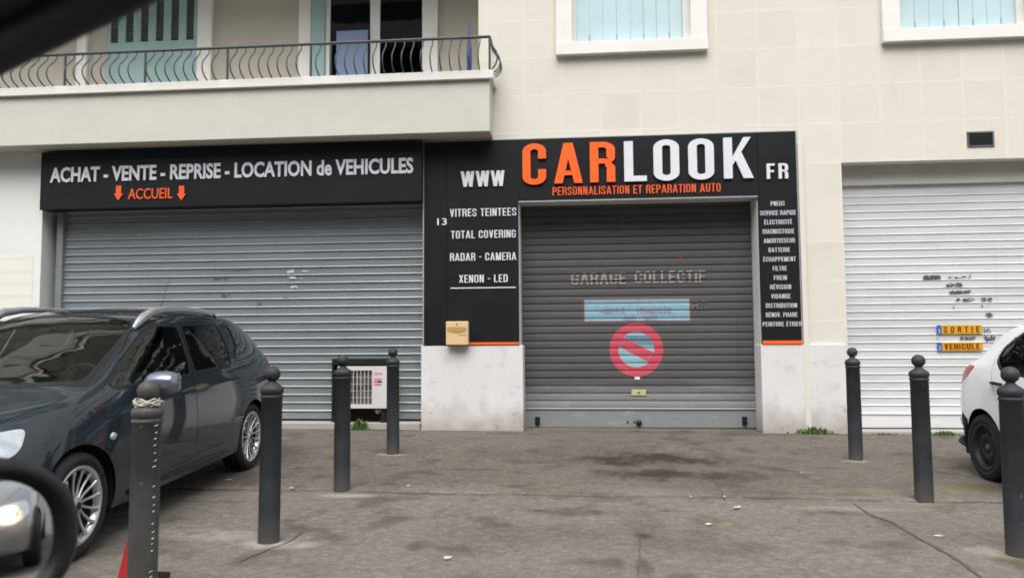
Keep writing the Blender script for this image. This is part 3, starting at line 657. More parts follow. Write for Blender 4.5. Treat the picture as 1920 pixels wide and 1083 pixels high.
# ------------------------------------------------------------------ lettering
def _arc(cx, cy, rx, ry, a0, a1, t, n=8):
    o = [(cx+rx*math.cos(R(a0+(a1-a0)*i/n)), cy+ry*math.sin(R(a0+(a1-a0)*i/n))) for i in range(n+1)]
    k = [(cx+(rx-t)*math.cos(R(a0+(a1-a0)*i/n)), cy+(ry-t)*math.sin(R(a0+(a1-a0)*i/n))) for i in range(n+1)]
    return ('s', o, k)
def _b(x0, y0, x1, y1): return ('p', [(x0, y0), (x1, y0), (x1, y1), (x0, y1)])
def _d(x0, x1, t, y0=0, y1=1): return ('p', [(x0, y0), (x0+t, y0), (x1+t, y1), (x1, y1)])
W_, T_ = .40, .125; Q = .19
G = {}
def _glyphs(t):
    w, q = W_, max(.19, t+.06); g = {}
    top = _arc(w/2, 1-q, w/2, q, 0, 180, t, 12); bot = _arc(w/2, q, w/2, q, 180, 360, t, 12)
    Lb, Rb = _b(0, q, t, 1-q), _b(w-t, q, w, 1-q)
    g['O'] = (w, [top, bot, Lb, Rb]); g['Q'] = (w, [top, bot, Lb, Rb, _d(w-.02, w*.55, t*.7, -.05, .2)])
    g['C'] = (w, [top, bot, Lb, _b(w-t, q, w, .37), _b(w-t, .63, w, 1-q)])
    g['G'] = (w, [top, bot, Lb, _b(w-t, q, w, .5), _b(w*.52, .40, w-t, .5), _b(w-t, .66, w, 1-q)])
    g['U'] = (w, [bot, _b(0, q, t, 1), _b(w-t, q, w, 1)])
    g['J'] = (w*.9, [_arc(w*.45, q, w*.45, q, 180, 360, t, 12), _b(w*.9-t, q, w*.9, 1), _b(0, q, t, .3)])
    g['D'] = (w, [_b(0, 0, t, 1), _b(t, 1-t, w-q, 1), _b(t, 0, w-q, t), _arc(w-q, 1-q, q, q, 0, 90, t), _arc(w-q, q, q, q, 270, 360, t), Rb])
    p_top = [_b(0, 0, t, 1), _b(t, 1-t, w-q, 1), _arc(w-q, 1-q, q, q, 0, 90, t)]
    g['P'] = (w, p_top+[_b(w-t, .43+q, w, 1-q), _arc(w-q, .43+q, q, q, 270, 360, t), _b(t, .43, w-q, .43+t)])
    r2 = q*.8
    g['R'] = (w, p_top+[_b(w-t, .46+r2, w, 1-q), _arc(w-r2, .46+r2, r2, r2, 270, 360, t*.8), _b(t, .46, w-r2, .46+t*.9), _arc(w-r2, .50-r2, r2, r2, 0, 90, t*.9), _b(w-t, 0, w, .50-r2)])
    g['B'] = (w, p_top+[_b(w-t, .5+r2, w, 1-q), _b(t, .5-t/2, w-r2, .5+t/2), _arc(w-r2, .5+r2-t/2, r2, r2, 270, 360, t), _arc(w-r2, .5-r2+t/2, r2, r2, 0, 90, t), _b(w-t, q, w, .5-r2), _arc(w-q, q, q, q, 270, 360, t), _b(t, 0, w-q, t)])
    g['A'] = (w+.04, [_d(-.01, w/2-t*.55+.02, t, 0, 1), ('p', [(w-t+.05, 0), (w+.05, 0), (w/2+t*.55+.02, 1), (w/2-t*.45+.02, 1)]), _b(t*.9, .2, w-t*.75, .2+t*.8)])
    g['E'] = (w*.86, [_b(0, 0, t, 1), _b(t, 0, w*.86, t), _b(t, 1-t, w*.86, 1), _b(t, .5-t/2, w*.78, .5+t/2)])
    g['É'] = (w*.86, g['E'][1]+[_d(w*.3, w*.5, t*.7, 1.05, 1.2)])
    g['F'] = (w*.84, [_b(0, 0, t, 1), _b(t, 1-t, w*.84, 1), _b(t, .5-t/2, w*.76, .5+t/2)])
    g['H'] = (w, [_b(0, 0, t, 1), _b(w-t, 0, w, 1), _b(t, .5-t/2, w-t, .5+t/2)])
    g['I'] = (t, [_b(0, 0, t, 1)]); g['L'] = (w*.84, [_b(0, 0, t, 1), _b(t, 0, w*.84, t)])
    g['T'] = (w*.92, [_b(0, 1-t, w*.92, 1), _b(w*.46-t/2, 0, w*.46+t/2, 1-t)])
    g['N'] = (w, [_b(0, 0, t, 1), _b(w-t, 0, w, 1), _d(w-t*1.25, t*.25, t, 0, 1)])
    mw = w*1.25; g['M'] = (mw, [_b(0, 0, t, 1), _b(mw-t, 0, mw, 1), ('p', [(mw/2-t/2, 0), (mw/2+t/2, 0), (t*1.1, 1), (t*.1, 1)]), ('p', [(mw/2-t/2, 0), (mw/2+t/2, 0), (mw-t*.1, 1), (mw-t*1.1, 1)])])
    g['V'] = (w, [('p', [(w/2-t/2, 0), (w/2+t/2, 0), (t, 1), (0, 1)]), ('p', [(w/2-t/2, 0), (w/2+t/2, 0), (w, 1), (w-t, 1)])])
    ww = w*1.5; g['W'] = (ww, [_d(ww*.22, 0, t), _d(ww*.22, ww*.44, t), _d(ww*.64, ww*.44, t), _d(ww*.64, ww-t, t)])
    g['X'] = (w, [_d(0, w-t, t), _d(w-t, 0, t)])
    g['K'] = (w+.03, [_b(0, 0, t, 1), ('p', [(t, .32), (t, .52), (w-t*.85+.03, 1), (w+.03, 1)]), ('p', [(w-t+.04, 0), (w+.06, 0), (t*2.0, .66), (t*1.25, .5)])])
    sm = .5+t/2
    g['S'] = (w, [top, bot, _b(w-t, .68, w, 1-q), _b(0, .64, t, 1-q), ('p', [(0, .64), (w-t, .36), (w, .36), (t, .64)]), _b(w-t, q, w, .36), _b(0, q, t, .32)])
    g['-'] = (w*.5, [_b(0, .42, w*.5, .42+t)]); g['.'] = (t, [_b(0, 0, t, t)]); g[','] = (t, [_b(0, -.05, t, t)]); g[' '] = (w*.45, [])
    return g
G_BOLD, G_MED = _glyphs(.135), _glyphs(.115)
def bebas(text, box, Y, mat, parent, ext=.01, track=.10, bold=True, name='lettering', gap=None):
    g = G_BOLD if bold else G_MED; x = 0; items = []
    for ch in text:
        wd, parts = g[ch]; items.append((x, parts)); x += wd+track
    tot = x-track; px0, py0, px1, py1 = box
    mx, my = (px0+px1)/2, (py0+py1)/2
    X0, X1 = at(px0, my, Y)[0], at(px1, my, Y)[0]; Z1, Z0 = at(mx, py0, Y)[2], at(mx, py1, Y)[2]
    sx, sz = (X1-X0)/tot, (Z1-Z0); b = MB(); k = 0
    def flush():
        nonlocal b
        if b.v: b.build(name, mat, parent, fix=True)
        b = MB()
    for x, parts in items:
        if not parts: flush()
        for p in parts:
            e = ext+.0004*(k % 9); k += 1
            fr = lambda u, v, d, x=x: (X0+(x+u)*sx, Y-d, Z0+v*sz)
            if p[0] == 'p': b.prism(p[1] if sum((p[1][i-1][0]*p[1][i][1]-p[1][i][0]*p[1][i-1][1]) for i in range(len(p[1]))) > 0 else p[1][::-1], e, fr)
            else:
                o, n_ = p[1], p[2]; n = len(o)
                vs = [fr(*q, 0) for q in o]+[fr(*q, 0) for q in n_]+[fr(*q, e) for q in o]+[fr(*q, e) for q in n_]; f = []
                for i in range(n-1):
                    f += [(2*n+i, 2*n+i+1, 3*n+i+1, 3*n+i), (i, 2*n+i, 2*n+i+1, i+1)[::-1], (n+i, n+i+1, 3*n+i+1, 3*n+i)[::-1]]
                f += [(0, n, 3*n, 2*n), (n-1, 3*n-1, 4*n-1, 2*n-1)]; b.add(vs, f)
    flush()
def text(body, box, Y, mat, parent, ext=.008, bold=0.0, name='lettering', keep=False):
    cu = bpy.data.curves.new('t', 'FONT'); cu.body = body; cu.extrude = .5; cu.offset = bold; cu.resolution_u = 3
    o = bpy.data.objects.new('t', cu); COL.objects.link(o); dg = bpy.context.evaluated_depsgraph_get()
    me = bpy.data.meshes.new_from_object(o.evaluated_get(dg)); bpy.data.objects.remove(o); bpy.data.curves.remove(cu)
    v = np.empty(len(me.vertices)*3); me.vertices.foreach_get('co', v); v = v.reshape(-1, 3)
    lo, hi = v.min(0), v.max(0); u = (v-lo)/(hi-lo+1e-9); px0, py0, px1, py1 = box; mx, my = (px0+px1)/2, (py0+py1)/2
    X0, X1 = at(px0, my, Y)[0], at(px1, my, Y)[0]; Z1, Z0 = at(mx, py0, Y)[2], at(mx, py1, Y)[2]
    q = np.stack([X0+u[:, 0]*(X1-X0), Y-u[:, 2]*ext, Z0+u[:, 1]*(Z1-Z0)], 1)-(ORG[parent.name] if parent else 0)
    me.vertices.foreach_set('co', q.ravel()); me.materials.clear(); me.materials.append(mat); me.update()
    ob = bpy.data.objects.new(name, me); COL.objects.link(ob)
    if parent: ob.parent = parent; ORG[ob.name] = ORG[parent.name]
    return ob

# the long shop sign over the left shutter
SX0, SX1 = at(76, 330, -.12)[0], -2.006; SZ1, SZ0 = 3.765, at(400, 386, -.12)[2]
sg = empty('shop_sign', ((SX0+SX1)/2, 0, SZ0), 'long black box sign over the left grey shutter with white vehicle sales lettering', 'shop sign')
b = MB(); b.box((SX0, -.12, SZ0), (SX1, -.022, SZ1)); b.box((SX0, -.022, SZ0), (SX1-.0, .12, SZ0+.05)); b.build('panel', M['sign_black'], sg, .006)
text('ACHAT - VENTE - REPRISE - LOCATION de VEHICULES', (95, 305, 775, 334), -.121, M['grey_letter'], sg, .012, .028)
text('ACCUEIL', (241, 353, 324, 373), -.121, M['orange_dull'], sg, .012, .005)
for px in (223, 341):
    a, c = at(px-9, 376, -.121), at(px+9, 348, -.121); xm = (a[0]+c[0])/2; wd = c[0]-a[0]; h = c[2]-a[2]
    b = MB(); b.prism([(xm-wd*.28, c[2]), (xm-wd*.28, a[2]+h*.46), (xm-wd*.5, a[2]+h*.46), (xm, a[2]), (xm+wd*.5, a[2]+h*.46), (xm+wd*.28, a[2]+h*.46), (xm+wd*.28, c[2])], .012, lambda x, y, d: (x, -.121-d, y)); b.build('arrow', M['orange_dull'], sg, fix=True)

# the portal sign around the dark garage shutter
FY = -.035
px0, px1, px2, px3 = at(795, 450, FY)[0], at(972.5, 450, FY)[0], at(1423.5, 450, FY)[0], at(1497.5, 450, FY)[0]
zt0 = at(1200, 255, FY)[2]; zh = at(1200, 371, FY)[2]; zb = 1.09
ps = empty('shop_sign', ((px0+px3)/2, 0, zb), 'black portal sign framing the dark garage shutter with big orange and white letters', 'shop sign')
b = MB(); b.box((px0+.003, FY, zb), (at(838, 450, FY)[0]-.002, .0, zt0)); b.box((at(838, 450, FY)[0]+.001, FY, zb), (px1-.002, .0, zt0)); b.build('side_panel', M['sign_black'], ps, .002)
b = MB(); b.box((px1+.002, FY, zh), (at(1421, 300, FY)[0]-.002, .0, zt0)); b.build('header_panel', M['sign_black'], ps, .002)
b = MB(); b.box((px2, FY, zb-.005), (px3, .0, zh)); b.box((at(1421, 300, FY)[0]+.001, FY, zh+.001), (px3, .0, zt0)); b.build('side_panel', M['sign_black'], ps, .002)
b = MB(); b.box((px0-.012, FY-.004, zb), (px0, .0, 3.77)); b.box((px3+.001, FY, zb), (px3+.014, .0, zt0+.012)); b.box((px0, FY, zt0+.001), (px3, .0, zt0+.012)); b.build('edge_trim', M['sign_edge'], ps)
b = MB(); b.box((px1+.002, FY+.004, zh-.022), (px2-.002, .0, zh-.002)); b.build('edge_trim', M['sign_edge'], ps)
SF = FY-.001
def strip(pa, pb, ya, yb):
    a, c = at(pa, yb, SF), at(pb, ya, SF); b = MB(); b.box((a[0], SF-.006, a[2]), (c[0], SF, c[2])); return b.build('orange_strip', M['orange'], ps)
strip(838, 973, 641, 646); strip(1430, 1504.5, 638, 644.5)
bebas('C', (980, 270, 1024, 347), SF, M['orange'], ps, .028); bebas('A', (1040, 269, 1091, 344), SF, M['orange'], ps, .028); bebas('R', (1106, 267, 1153, 342), SF, M['orange'], ps, .028)
bebas('L', (1170, 265.5, 1212, 340.5), SF, M['white_letter'], ps, .028); bebas('O', (1225, 262.5, 1273, 339.5), SF, M['white_letter'], ps, .028); bebas('O', (1290, 260.5, 1338, 337.5), SF, M['white_letter'], ps, .028); bebas('K', (1356, 258.5, 1408, 335), SF, M['white_letter'], ps, .028)
bebas('PERSONNALISATION ET REPARATION AUTO', (1036, 347.5, 1351, 363), SF, M['orange_dull'], ps, .01, .12, False)
bebas('WWW', (864, 321, 946, 350), SF, M['white_letter'], ps, .02, .06); bebas('FR', (1437, 307, 1477, 335.5), SF, M['white_letter'], ps, .02, .16)
text('13', (820, 409, 838, 422), SF, M['white_letter'], ps, .008, .01)
for s, x0, x1, y in (('VITRES TEINTEES', 844, 968, 398), ('TOTAL COVERING', 846, 967, 439), ('RADAR - CAMERA', 844, 968, 481), ('XENON - LED', 861, 952, 522)):
    bebas(s, (x0, y-7.2, x1, y+7.2), SF, M['white_letter'], ps, .01, .11, False)
a, c = at(845, 541, SF), at(967, 537.5, SF); b = MB(); b.box((a[0], SF-.008, a[2]), (c[0], SF, c[2])); b.build('underline', M['white_letter'], ps)
for i, (s, x0, x1) in enumerate((('PNEUS', 1445, 1471), ('SERVICE RAPIDE', 1425, 1492), ('ÉLECTRICITÉ', 1433, 1485), ('DIAGNOSTIQUE', 1430, 1489), ('AMORTISSEUR', 1432, 1490), ('BATTERIE', 1441, 1481), ('ÉCHAPPEMENT', 1431, 1492), ('FILTRE', 1449, 1475), ('FREIN', 1451, 1475), ('RÉVISION', 1444, 1483), ('VIDANGE', 1446, 1482), ('DISTRIBUTION', 1436, 1494), ('RÉNOV. PHARE', 1436, 1495), ('PEINTURE ÉTRIER', 1430, 1503))):
    y = 381.5+i*17.35; bebas(s, (x0, y-4.2, x1, y+4.2), SF, M['grey_letter'], ps, .006, .12, False)
# old stencil lettering on the dark shutter (broken by the slat beads)
SGY = .338
bebas('GARAGE', (1071, 511, 1173, 533), SGY, M['faded_grey'], sG, .001, .10, False, 'stencil_lettering'); bebas('COLLECTIF', (1190, 507.5, 1322, 530), SGY, M['faded_grey'], sG, .001, .10, False, 'stencil_lettering')
bebas('RS', (1297, 563, 1326, 583), SGY, M['faded_dim'], sG, .001, .14, False, 'stencil_lettering')
bebas('SORTIE', (1128, 577, 1172, 586), SGY, M['faded_mauve'], sG, .001, .10, False, 'stencil_lettering'); bebas('VEHICULES', (1193, 575.5, 1258, 585.5), SGY, M['faded_mauve'], sG, .001, .10, False, 'stencil_lettering')
bebas('JOUR', (1168, 591, 1192, 599.5), SGY, M['faded_mauve'], sG, .001, .10, False, 'stencil_lettering'); bebas('NUIT', (1208, 590.5, 1233, 599), SGY, M['faded_mauve'], sG, .001, .10, False, 'stencil_lettering')

# amber plates on the white shutter
def plate(wd, x0, y0, x1, y1, label):
    Yp = .232; a, c = at(x0, y1, Yp), at(x1, y0, Yp); o = empty('plate_sign', ((a[0]+c[0])/2, Yp, a[2]), label, 'plate sign')
    xb = a[0]+(c[0]-a[0])*.10; b = MB(); b.box((xb, Yp-.004, a[2]), (c[0], Yp+.002, c[2])); b.build('plate', M['yellow'], o, .002)
    b = MB(); b.box((a[0], Yp-.004, a[2]), (xb-.001, Yp+.002, c[2])); b.build('blue_band', M['plate_blue'], o)
    h = y1-y0; wpx = x1-x0; bebas(wd, (x0+wpx*.15, y0+h*.15, x1-wpx*.06, y1-h*.17), Yp-.0041, M['brown_letter'], o, .0015, .12)
    b = MB(); xm = a[0]+(xb-a[0])*.5; zm = a[2]+(c[2]-a[2])*.35; b.add([(xm-.006, Yp-.005, zm+.03), (xm+.010, Yp-.005, zm), (xm-.006, Yp-.005, zm-.03), (xm-.012, Yp-.005, zm-.03), (xm+.002, Yp-.005, zm), (xm-.012, Yp-.005, zm+.03)], [(0, 5, 4, 1), (1, 4, 3, 2)]); b.build('emblem', M['white_letter'], o)
plate('S O R T I E', 1757, 609, 1841, 626, 'amber plate reading SORTIE with blue end on the white shutter'); plate('VEHICULE', 1758, 641, 1842, 657.5, 'amber plate reading VEHICULE with blue end on the white shutter')

# mailbox
a, c = at(836, 646.5, -.15), at(877.5, 602, -.15)
mb = empty('mailbox', ((a[0]+c[0])/2, -.035, a[2]), 'cream metal mailbox hung on the black sign pier', 'mailbox')
b = MB(); b.box((a[0], -.15, a[2]), (c[0], -.036, c[2])); b.build('box', M['cream_mail'], mb, .008)
b = MB(); wd = c[0]-a[0]; h = c[2]-a[2]; z1 = a[2]+h*.76; z0 = a[2]+h*.62; n = 10
poly = [(a[0]+wd*.07, z1), (a[0]+wd*.93, z1), (a[0]+wd*.93, z0)]+[(a[0]+wd*(.93-.86*i/n), z0-h*.09*math.sin(math.pi*i/n)) for i in range(1, n)]+[(a[0]+wd*.07, z0)]
b.prism(poly, .006, lambda x, y, d: (x, -.150-d, y)); b.build('letter_flap', M['cream_slot'], mb, fix=True)
b = MB(); b.lathe([(0, -.008), (.012, -.008), (.013, 0)], (a[0]+wd*.5, -.150, a[2]+h*.89), (0, 1, 0), 12); b.build('lock', M['cream_slot'], mb)
b = MB(); b.box((a[0]+wd*.54, -.1515, a[2]+h*.36), (a[0]+wd*.555, -.1502, a[2]+h*.48))
for k in range(9): b.box((a[0]+wd*(.6+.035*k), -.1515, a[2]+h*.38), (a[0]+wd*(.6+.035*k+.022), -.1502, a[2]+h*(.45 if k % 2 else .47)))
b.build('name_tag', M['cream_slot'], mb)

# air conditioner in its black frame at the foot of the grey shutter
a, c = at(632, 765, -.04), at(738, 686, -.04); fa, fc = at(625.5, 788, .14), at(742, 671.5, .14)
ac = empty('air_conditioner', ((a[0]+c[0])/2, .05, .089), 'white air conditioner unit in a black frame cut into the left grey shutter', 'air conditioner')
b = MB(); b.box((fa[0], .05, .09), (fa[0]+.03, .197, fc[2])); b.box((fc[0]-.03, .05, .09), (fc[0], .197, fc[2])); b.box((fa[0]+.03, -.02, fc[2]-.075), (fc[0]-.03, .197, fc[2])); b.box((fa[0]+.03, .18, .09), (fc[0]-.03, .195, fc[2]-.03)); b.build('frame', M['black'], ac)
b = MB(); b.box((fa[0]+.1, -.0, .09), (fa[0]+.16, .16, a[2]-.002)); b.build('foot', M['black'], ac); b = MB(); b.box((fc[0]-.16, -.0, .09), (fc[0]-.1, .16, a[2]-.002)); b.build('foot', M['black'], ac)
gx0, gx1 = a[0]+.06, at(697, 700, -.04)[0]; gz0, gz1 = a[2]+.05, c[2]-.055
b = MB(); b.box((a[0], -.03, a[2]), (gx0, .165, c[2])); b.box((gx1, -.03, a[2]), (c[0], .165, c[2])); b.box((gx0, -.03, a[2]), (gx1, .165, gz0)); b.box((gx0, -.03, gz1), (gx1, .165, c[2])); b.build('casing', M['ac_white'], ac)
b = MB(); b.box((gx0, .0, gz0), (gx1, .02, gz1)); b.build('coil', M['ac_dark'], ac)
b = MB(); cx, cz = (gx0+gx1)/2, (gz0+gz1)/2
for k in range(3): 
    an = k*2.09; p1 = (cx+.05*math.cos(an), cz+.05*math.sin(an)); b.add([(p1[0], -.006, p1[1]), (cx+.2*math.cos(an-.4), -.002, cz+.19*math.sin(an-.4)), (cx+.2*math.cos(an+.4), -.010, cz+.19*math.sin(an+.4))], [(0, 1, 2)])
b.lathe([(0, -.012), (.05, -.01), (.055, 0)], (cx, -.0, cz), (0, 1, 0), 14); b.build('fan', M['ac_fan'], ac)
b = MB()
for k in range(1, 8): x = gx0+(gx1-gx0)*k/8; b.box((x-.0035, -.026, gz0), (x+.0035, -.018, gz1))
for k in range(1, 5): z = gz0+(gz1-gz0)*k/5; b.box((gx0, -.022, z-.002), (gx1, -.0185, z+.002))
b.build('grille', M['ac_white'], ac)
text('FUJITSU', (701, 698, 717, 703.5), -.031, M['ac_red'], ac, .001, .02)
for (pa, pb, ya, yb, mt) in ((702, 716, 709, 711.5, 'ac_red'), (701, 706, 713, 717, 'ac_red'), (707, 716, 713, 717, 'ac_blue'), (702, 715, 719, 722, 'ac_red')):
    q, s_ = at(pa, yb, -.031), at(pb, ya, -.031); b = MB(); b.box((q[0], -.0325, q[2]), (s_[0], -.0303, s_[2])); b.build('energy_label', M[mt], ac)
b = MB(); q = at(706, 766, -.04)
for k in range(7): b.tube([(q[0]+.012*k-.02, .02, a[2]), (q[0]+.012*k-.03+.02*random.random(), .0, a[2]-.03), (q[0]+.012*k-.02, .01, a[2]-.045-.03*random.random())], .003, 4)
b.build('drain_hose', M['wire'], ac)

# ------------------------------------------------------------------ bollards
BH = 1.12
def make_bollard():
    r = empty('bollard', (0, 0, 0)); s = .001
    b = MB(); b.lathe([(.068, -.05), (.0675, .3), (.066, .915), (.072, .920), (.072, .930), (.0655, .935), (.0655, .943), (.073, .948), (.0735, .975), (.068, .985), (.048, 1.0), (.032, 1.012), (.025, 1.022), (.025, 1.03)], (0, 0, 0), (0, 0, 1), 28); b.build('post', M['bollard'], r, local=True)
    b = MB(); c0, rr_ = 1.070, .051
    b.lathe([(.024, 1.024)]+[(rr_*math.cos(R(an)), c0+rr_*math.sin(R(an))*.97) for an in range(-60, 91, 10)], (0, 0, 0), (0, 0, 1), 24); b.build('ball_cap', M['bollard'], r, local=True)
    return r
def copy_tree(o, parent=None):
    c = o.copy(); COL.objects.link(c)
    if parent is not None: c.parent = parent
    for ch in list(o.children): copy_tree(ch, c)
    return c
proto = make_bollard()
bl = [(( -2.12, -6.10), 'worn nearest left bollard with pale wire wound round its neck', 1.0), ((504, 1011), 'dark bollard in front of the slate car\'s rear wheel', 0), ((641, 916), 'dark bollard in front of the air conditioner\'s left side', 0), ((737, 850), 'dark bollard at the air conditioner\'s right side, farthest of the left row', 0), ((1605, 861), 'dark bollard by the white shutter\'s left edge, farthest of the right row', 0), ((1733, 934), 'middle bollard of the right row in front of the white shutter', 0), ((1910, 1036), 'nearest right bollard standing in front of the white car\'s side', 0)]
bobs = [proto]+[copy_tree(proto) for _ in bl[1:]]
for i, (p, lab, wn) in enumerate(bl):
    o = bobs[i]
    q = np.array([p[0], p[1], gz(*p)]) if i == 0 else gnd(*p)
    z = q[2]-(.012 if q[1] < -3.5 else 0); o.location = (q[0], q[1], z); o.rotation_euler = (R(random.uniform(-.4, .4)), R((.5, -.5, -.4, -.3, 0, 0, .3)[i]), random.random()*6)
    tag(o, lab, 'bollard', 'iron bollards along the pavement')
    if i == 0:
        for ch in o.children: ch.data = ch.data.copy(); ch.data.materials[0] = M['bollard_worn']; 
        b = MB(); 
        for k in range(5):
            ph = random.random()*6; pts = [((.068-.03*abs(k-2)/4)*math.cos(a_+ph)*(1+.08*math.sin(3*a_)), (.068-.03*abs(k-2)/4)*math.sin(a_+ph)*(1+.08*math.sin(3*a_)), 1.0+.007*k+.006*math.sin(5*a_+k)) for a_ in np.linspace(0, 6.6, 40)]
            b.tube(pts, .003, 4)
        b.build('neck_wire', M['wire'], o, local=True)
        ph = -o.rotation_euler[2]-.42
        for k in range(30):
            if random.random() < .18: continue
            b = MB(); z_ = .06+k*.031+random.uniform(-.006, .006); a_ = ph+.05*random.uniform(-1, 1); rr_ = .0685; u_ = random.uniform(.05, .17)
            b.tube([(rr_*math.cos(a_-u_), rr_*math.sin(a_-u_), z_), (rr_*math.cos(a_), rr_*math.sin(a_), z_+.004*random.uniform(-1, 1)), (rr_*math.cos(a_+u_*.8), rr_*math.sin(a_+u_*.8), z_+.004)], random.uniform(.0016, .003), 4)
            b.build('tape_shred', M['wire'], o, local=True)

# red cone behind the nearest bollard
q = gnd(252, 1130); cy = -5.72; cx = at(260, 1000, cy)[0]; cz = gz(cx, cy)-.012
topz = at(246, 938, cy)[2]; hh = topz-cz
cn = empty('traffic_cone', (cx, cy, cz), 'red traffic cone with a pale tip hidden behind the worn near bollard', 'traffic cone')
r0 = .10; k1 = .86
b = MB(); b.lathe([(r0, .03), (r0*(1-k1)+.012*k1, .03+(hh-.03)*k1)], (cx, cy, cz), (0, 0, 1), 24); b.build('cone', M['red'], cn)
b = MB(); b.lathe([(r0*(1-k1)+.012*k1, .03+(hh-.03)*k1), (.012, hh), (0, hh)], (cx, cy, cz), (0, 0, 1), 24); b.build('tip', M['white_plastic'], cn)
b = MB(); b.box((cx-.125, cy-.10, cz+.0), (cx+.105, cy+.15, cz+.03)); b.build('base', M['black'], cn, .01)

# ------------------------------------------------------------------ weeds, litter
def weed(px, py, Y, wpx, hpx, n, label):
    p = at(px, py, Y); z = gz(p[0], Y)+(.0 if Y < -.02 else .0); wd = wpx/145; h = hpx/145; b = MB()
    if py < 800: z = p[2]
    for k in range(n):
        x = p[0]+random.gauss(0, wd*.26); y = Y+random.uniform(-.05, .02); hh = h*random.uniform(.25, 1.0)*max(.3, 1-abs(x-p[0])/wd); an = random.uniform(0, 6.28); ln = hh*random.uniform(.2, .7); ww = .006+.008*random.random()
        dx_, dy_ = math.cos(an)*ln, math.sin(an)*ln*.5; sx_, sy_ = -math.sin(an)*ww, math.cos(an)*ww
        b.add([(x-sx_, y-sy_, z-.01), (x+sx_, y+sy_, z-.01), (x+dx_*.5+sx_*1.2, y+dy_*.5+sy_, z+hh*.7), (x+dx_*.5-sx_*1.2, y+dy_*.5-sy_, z+hh*.7), (x+dx_, y+dy_, z+hh)], [(0, 1, 2, 3), (3, 2, 4)])
    o = b.build('weed', M['grass']); rebase(o, (p[0], Y, z)); return tag(o, label, 'weed')
weed(676, 803, -.04, 40, 24, 110, 'tuft of green weeds under the air conditioner')
weed(1525, 812, -.07, 56, 18, 130, 'low green weed with a stalk at the foot of the right white pier')
weed(1772, 812, -.05, 50, 9, 90, 'flat strip of green weeds under the white shutter beside the white car')
weed(1660, 811, -.05, 60, 4, 40, 'thin line of tiny weeds along the white shutter threshold between bollards')
b = MB(); p = at(1522, 806, -.06); b.tube([(p[0], -.06, p[2]), (p[0]+.05, -.08, p[2]+.09)], .004, 5); 
lit = [(1381, 951, .055, .02, 'paper', 'largest white paper scrap on the pavement in front of the garage'), (1294, 932, .025, .02, 'paper', 'small white scrap left of the largest paper scrap'), (1357, 931, .03, .015, 'paper', 'small white scrap right beside the ground crack near the largest scrap'), (765, 911, .018, .025, 'paper', 'thin white scrap right of the air conditioner bollard'),
       (840, 1046, .04, .016, 'paper', 'grey white scrap low in the middle of the pavement'), (1330, 983, .07, .012, 'paper', 'long pale scrap below the largest paper scrap'), (430, 900, .06, .02, 'paper', 'pale flat scrap near the slate car\'s rear wheel'), (447, 909, .035, .02, 'leaf', 'dry brown leaf near the slate car\'s rear wheel'), (548, 915, .03, .012, 'paper', 'tiny pale scrap beside the second left bollard'), (1503, 886, .02, .015, 'paper', 'tiny white scrap on the pavement before the right pier'), (1760, 1005, .04, .012, 'paper', 'pale scrap beside the long crack near the right bollards')]
for (px, py, a_, b_, mt, lab) in lit:
    p = gnd(px, py); z = p[2]+.006; k = 7; an = random.uniform(-.5, .5); vs = []
    for i in range(k):
        t_ = 2*math.pi*i/k; u, v = .75*a_*math.cos(t_)*random.uniform(.45, 1.15), 1.1*b_*math.sin(t_)*random.uniform(.45, 1.2)
        vs.append((p[0]+u*math.cos(an)-v*math.sin(an), p[1]+u*math.sin(an)+v*math.cos(an), z+random.uniform(-.003, .006)))
    c0 = np.mean(vs, 0)+np.array([0, 0, .004]); b = MB(); b.add(vs+[tuple(c0)], [(i, (i+1) % k, k) for i in range(k)])
    o = b.build('paper_scrap' if mt == 'paper' else 'dry_leaf', M[mt]); rebase(o, tuple(p)); tag(o, lab, 'litter' if mt == 'paper' else 'leaf', 'litter scraps on the pavement' if mt == 'paper' else None)
#CARS#
# ------------------------------------------------------------------ cars
def pchip(xs, ys, x):
    xs, ys = np.array(xs, float), np.array(ys, float); h = np.diff(xs); d = np.diff(ys)/h; m = np.zeros(len(xs))
    for i in range(1, len(xs)-1):
        if d[i-1]*d[i] > 0:
            w1_, w2_ = 2*h[i]+h[i-1], h[i]+2*h[i-1]; m[i] = (w1_+w2_)/(w1_/d[i-1]+w2_/d[i])
    m[0], m[-1] = d[0], d[-1]
    x = np.clip(x, xs[0], xs[-1]); k = np.clip(np.searchsorted(xs, x)-1, 0, len(xs)-2); t = (x-xs[k])/h[k]
    return ys[k]*(2*t**3-3*t**2+1)+m[k]*h[k]*(t**3-2*t**2+t)+ys[k+1]*(-2*t**3+3*t**2)+m[k+1]*h[k]*(t**3-t**2)
def cv(pts): a = sorted(pts); return lambda x: pchip([p[0] for p in a], [p[1] for p in a], x)
def round_poly(P, r=.04, n=5):
    out = []; P = [np.array(p, float) for p in P]; L = len(P)
    for i in range(L):
        p, a, c = P[i], P[i-1], P[(i+1) % L]; da, dc = a-p, c-p; la, lc = np.linalg.norm(da), np.linalg.norm(dc); rr_ = min(r, la*.4, lc*.4)
        s, e = p+da/la*rr_, p+dc/lc*rr_
        for k in range(n+1): t = k/n; out.append(s*(1-t)**2+2*p*t*(1-t)+e*t*t)
    return np.array(out)
def grow(P, d):
    P = np.array(P, float); n = len(P); A = sum(P[i-1][0]*P[i][1]-P[i][0]*P[i-1][1] for i in range(n)); s = 1 if A > 0 else -1
    out = []
    for i in range(n):
        t = P[(i+1) % n]-P[i-1]; t /= np.linalg.norm(t)+1e-9; out.append(P[i]+np.array([t[1], -t[0]])*s*d)
    return np.array(out)
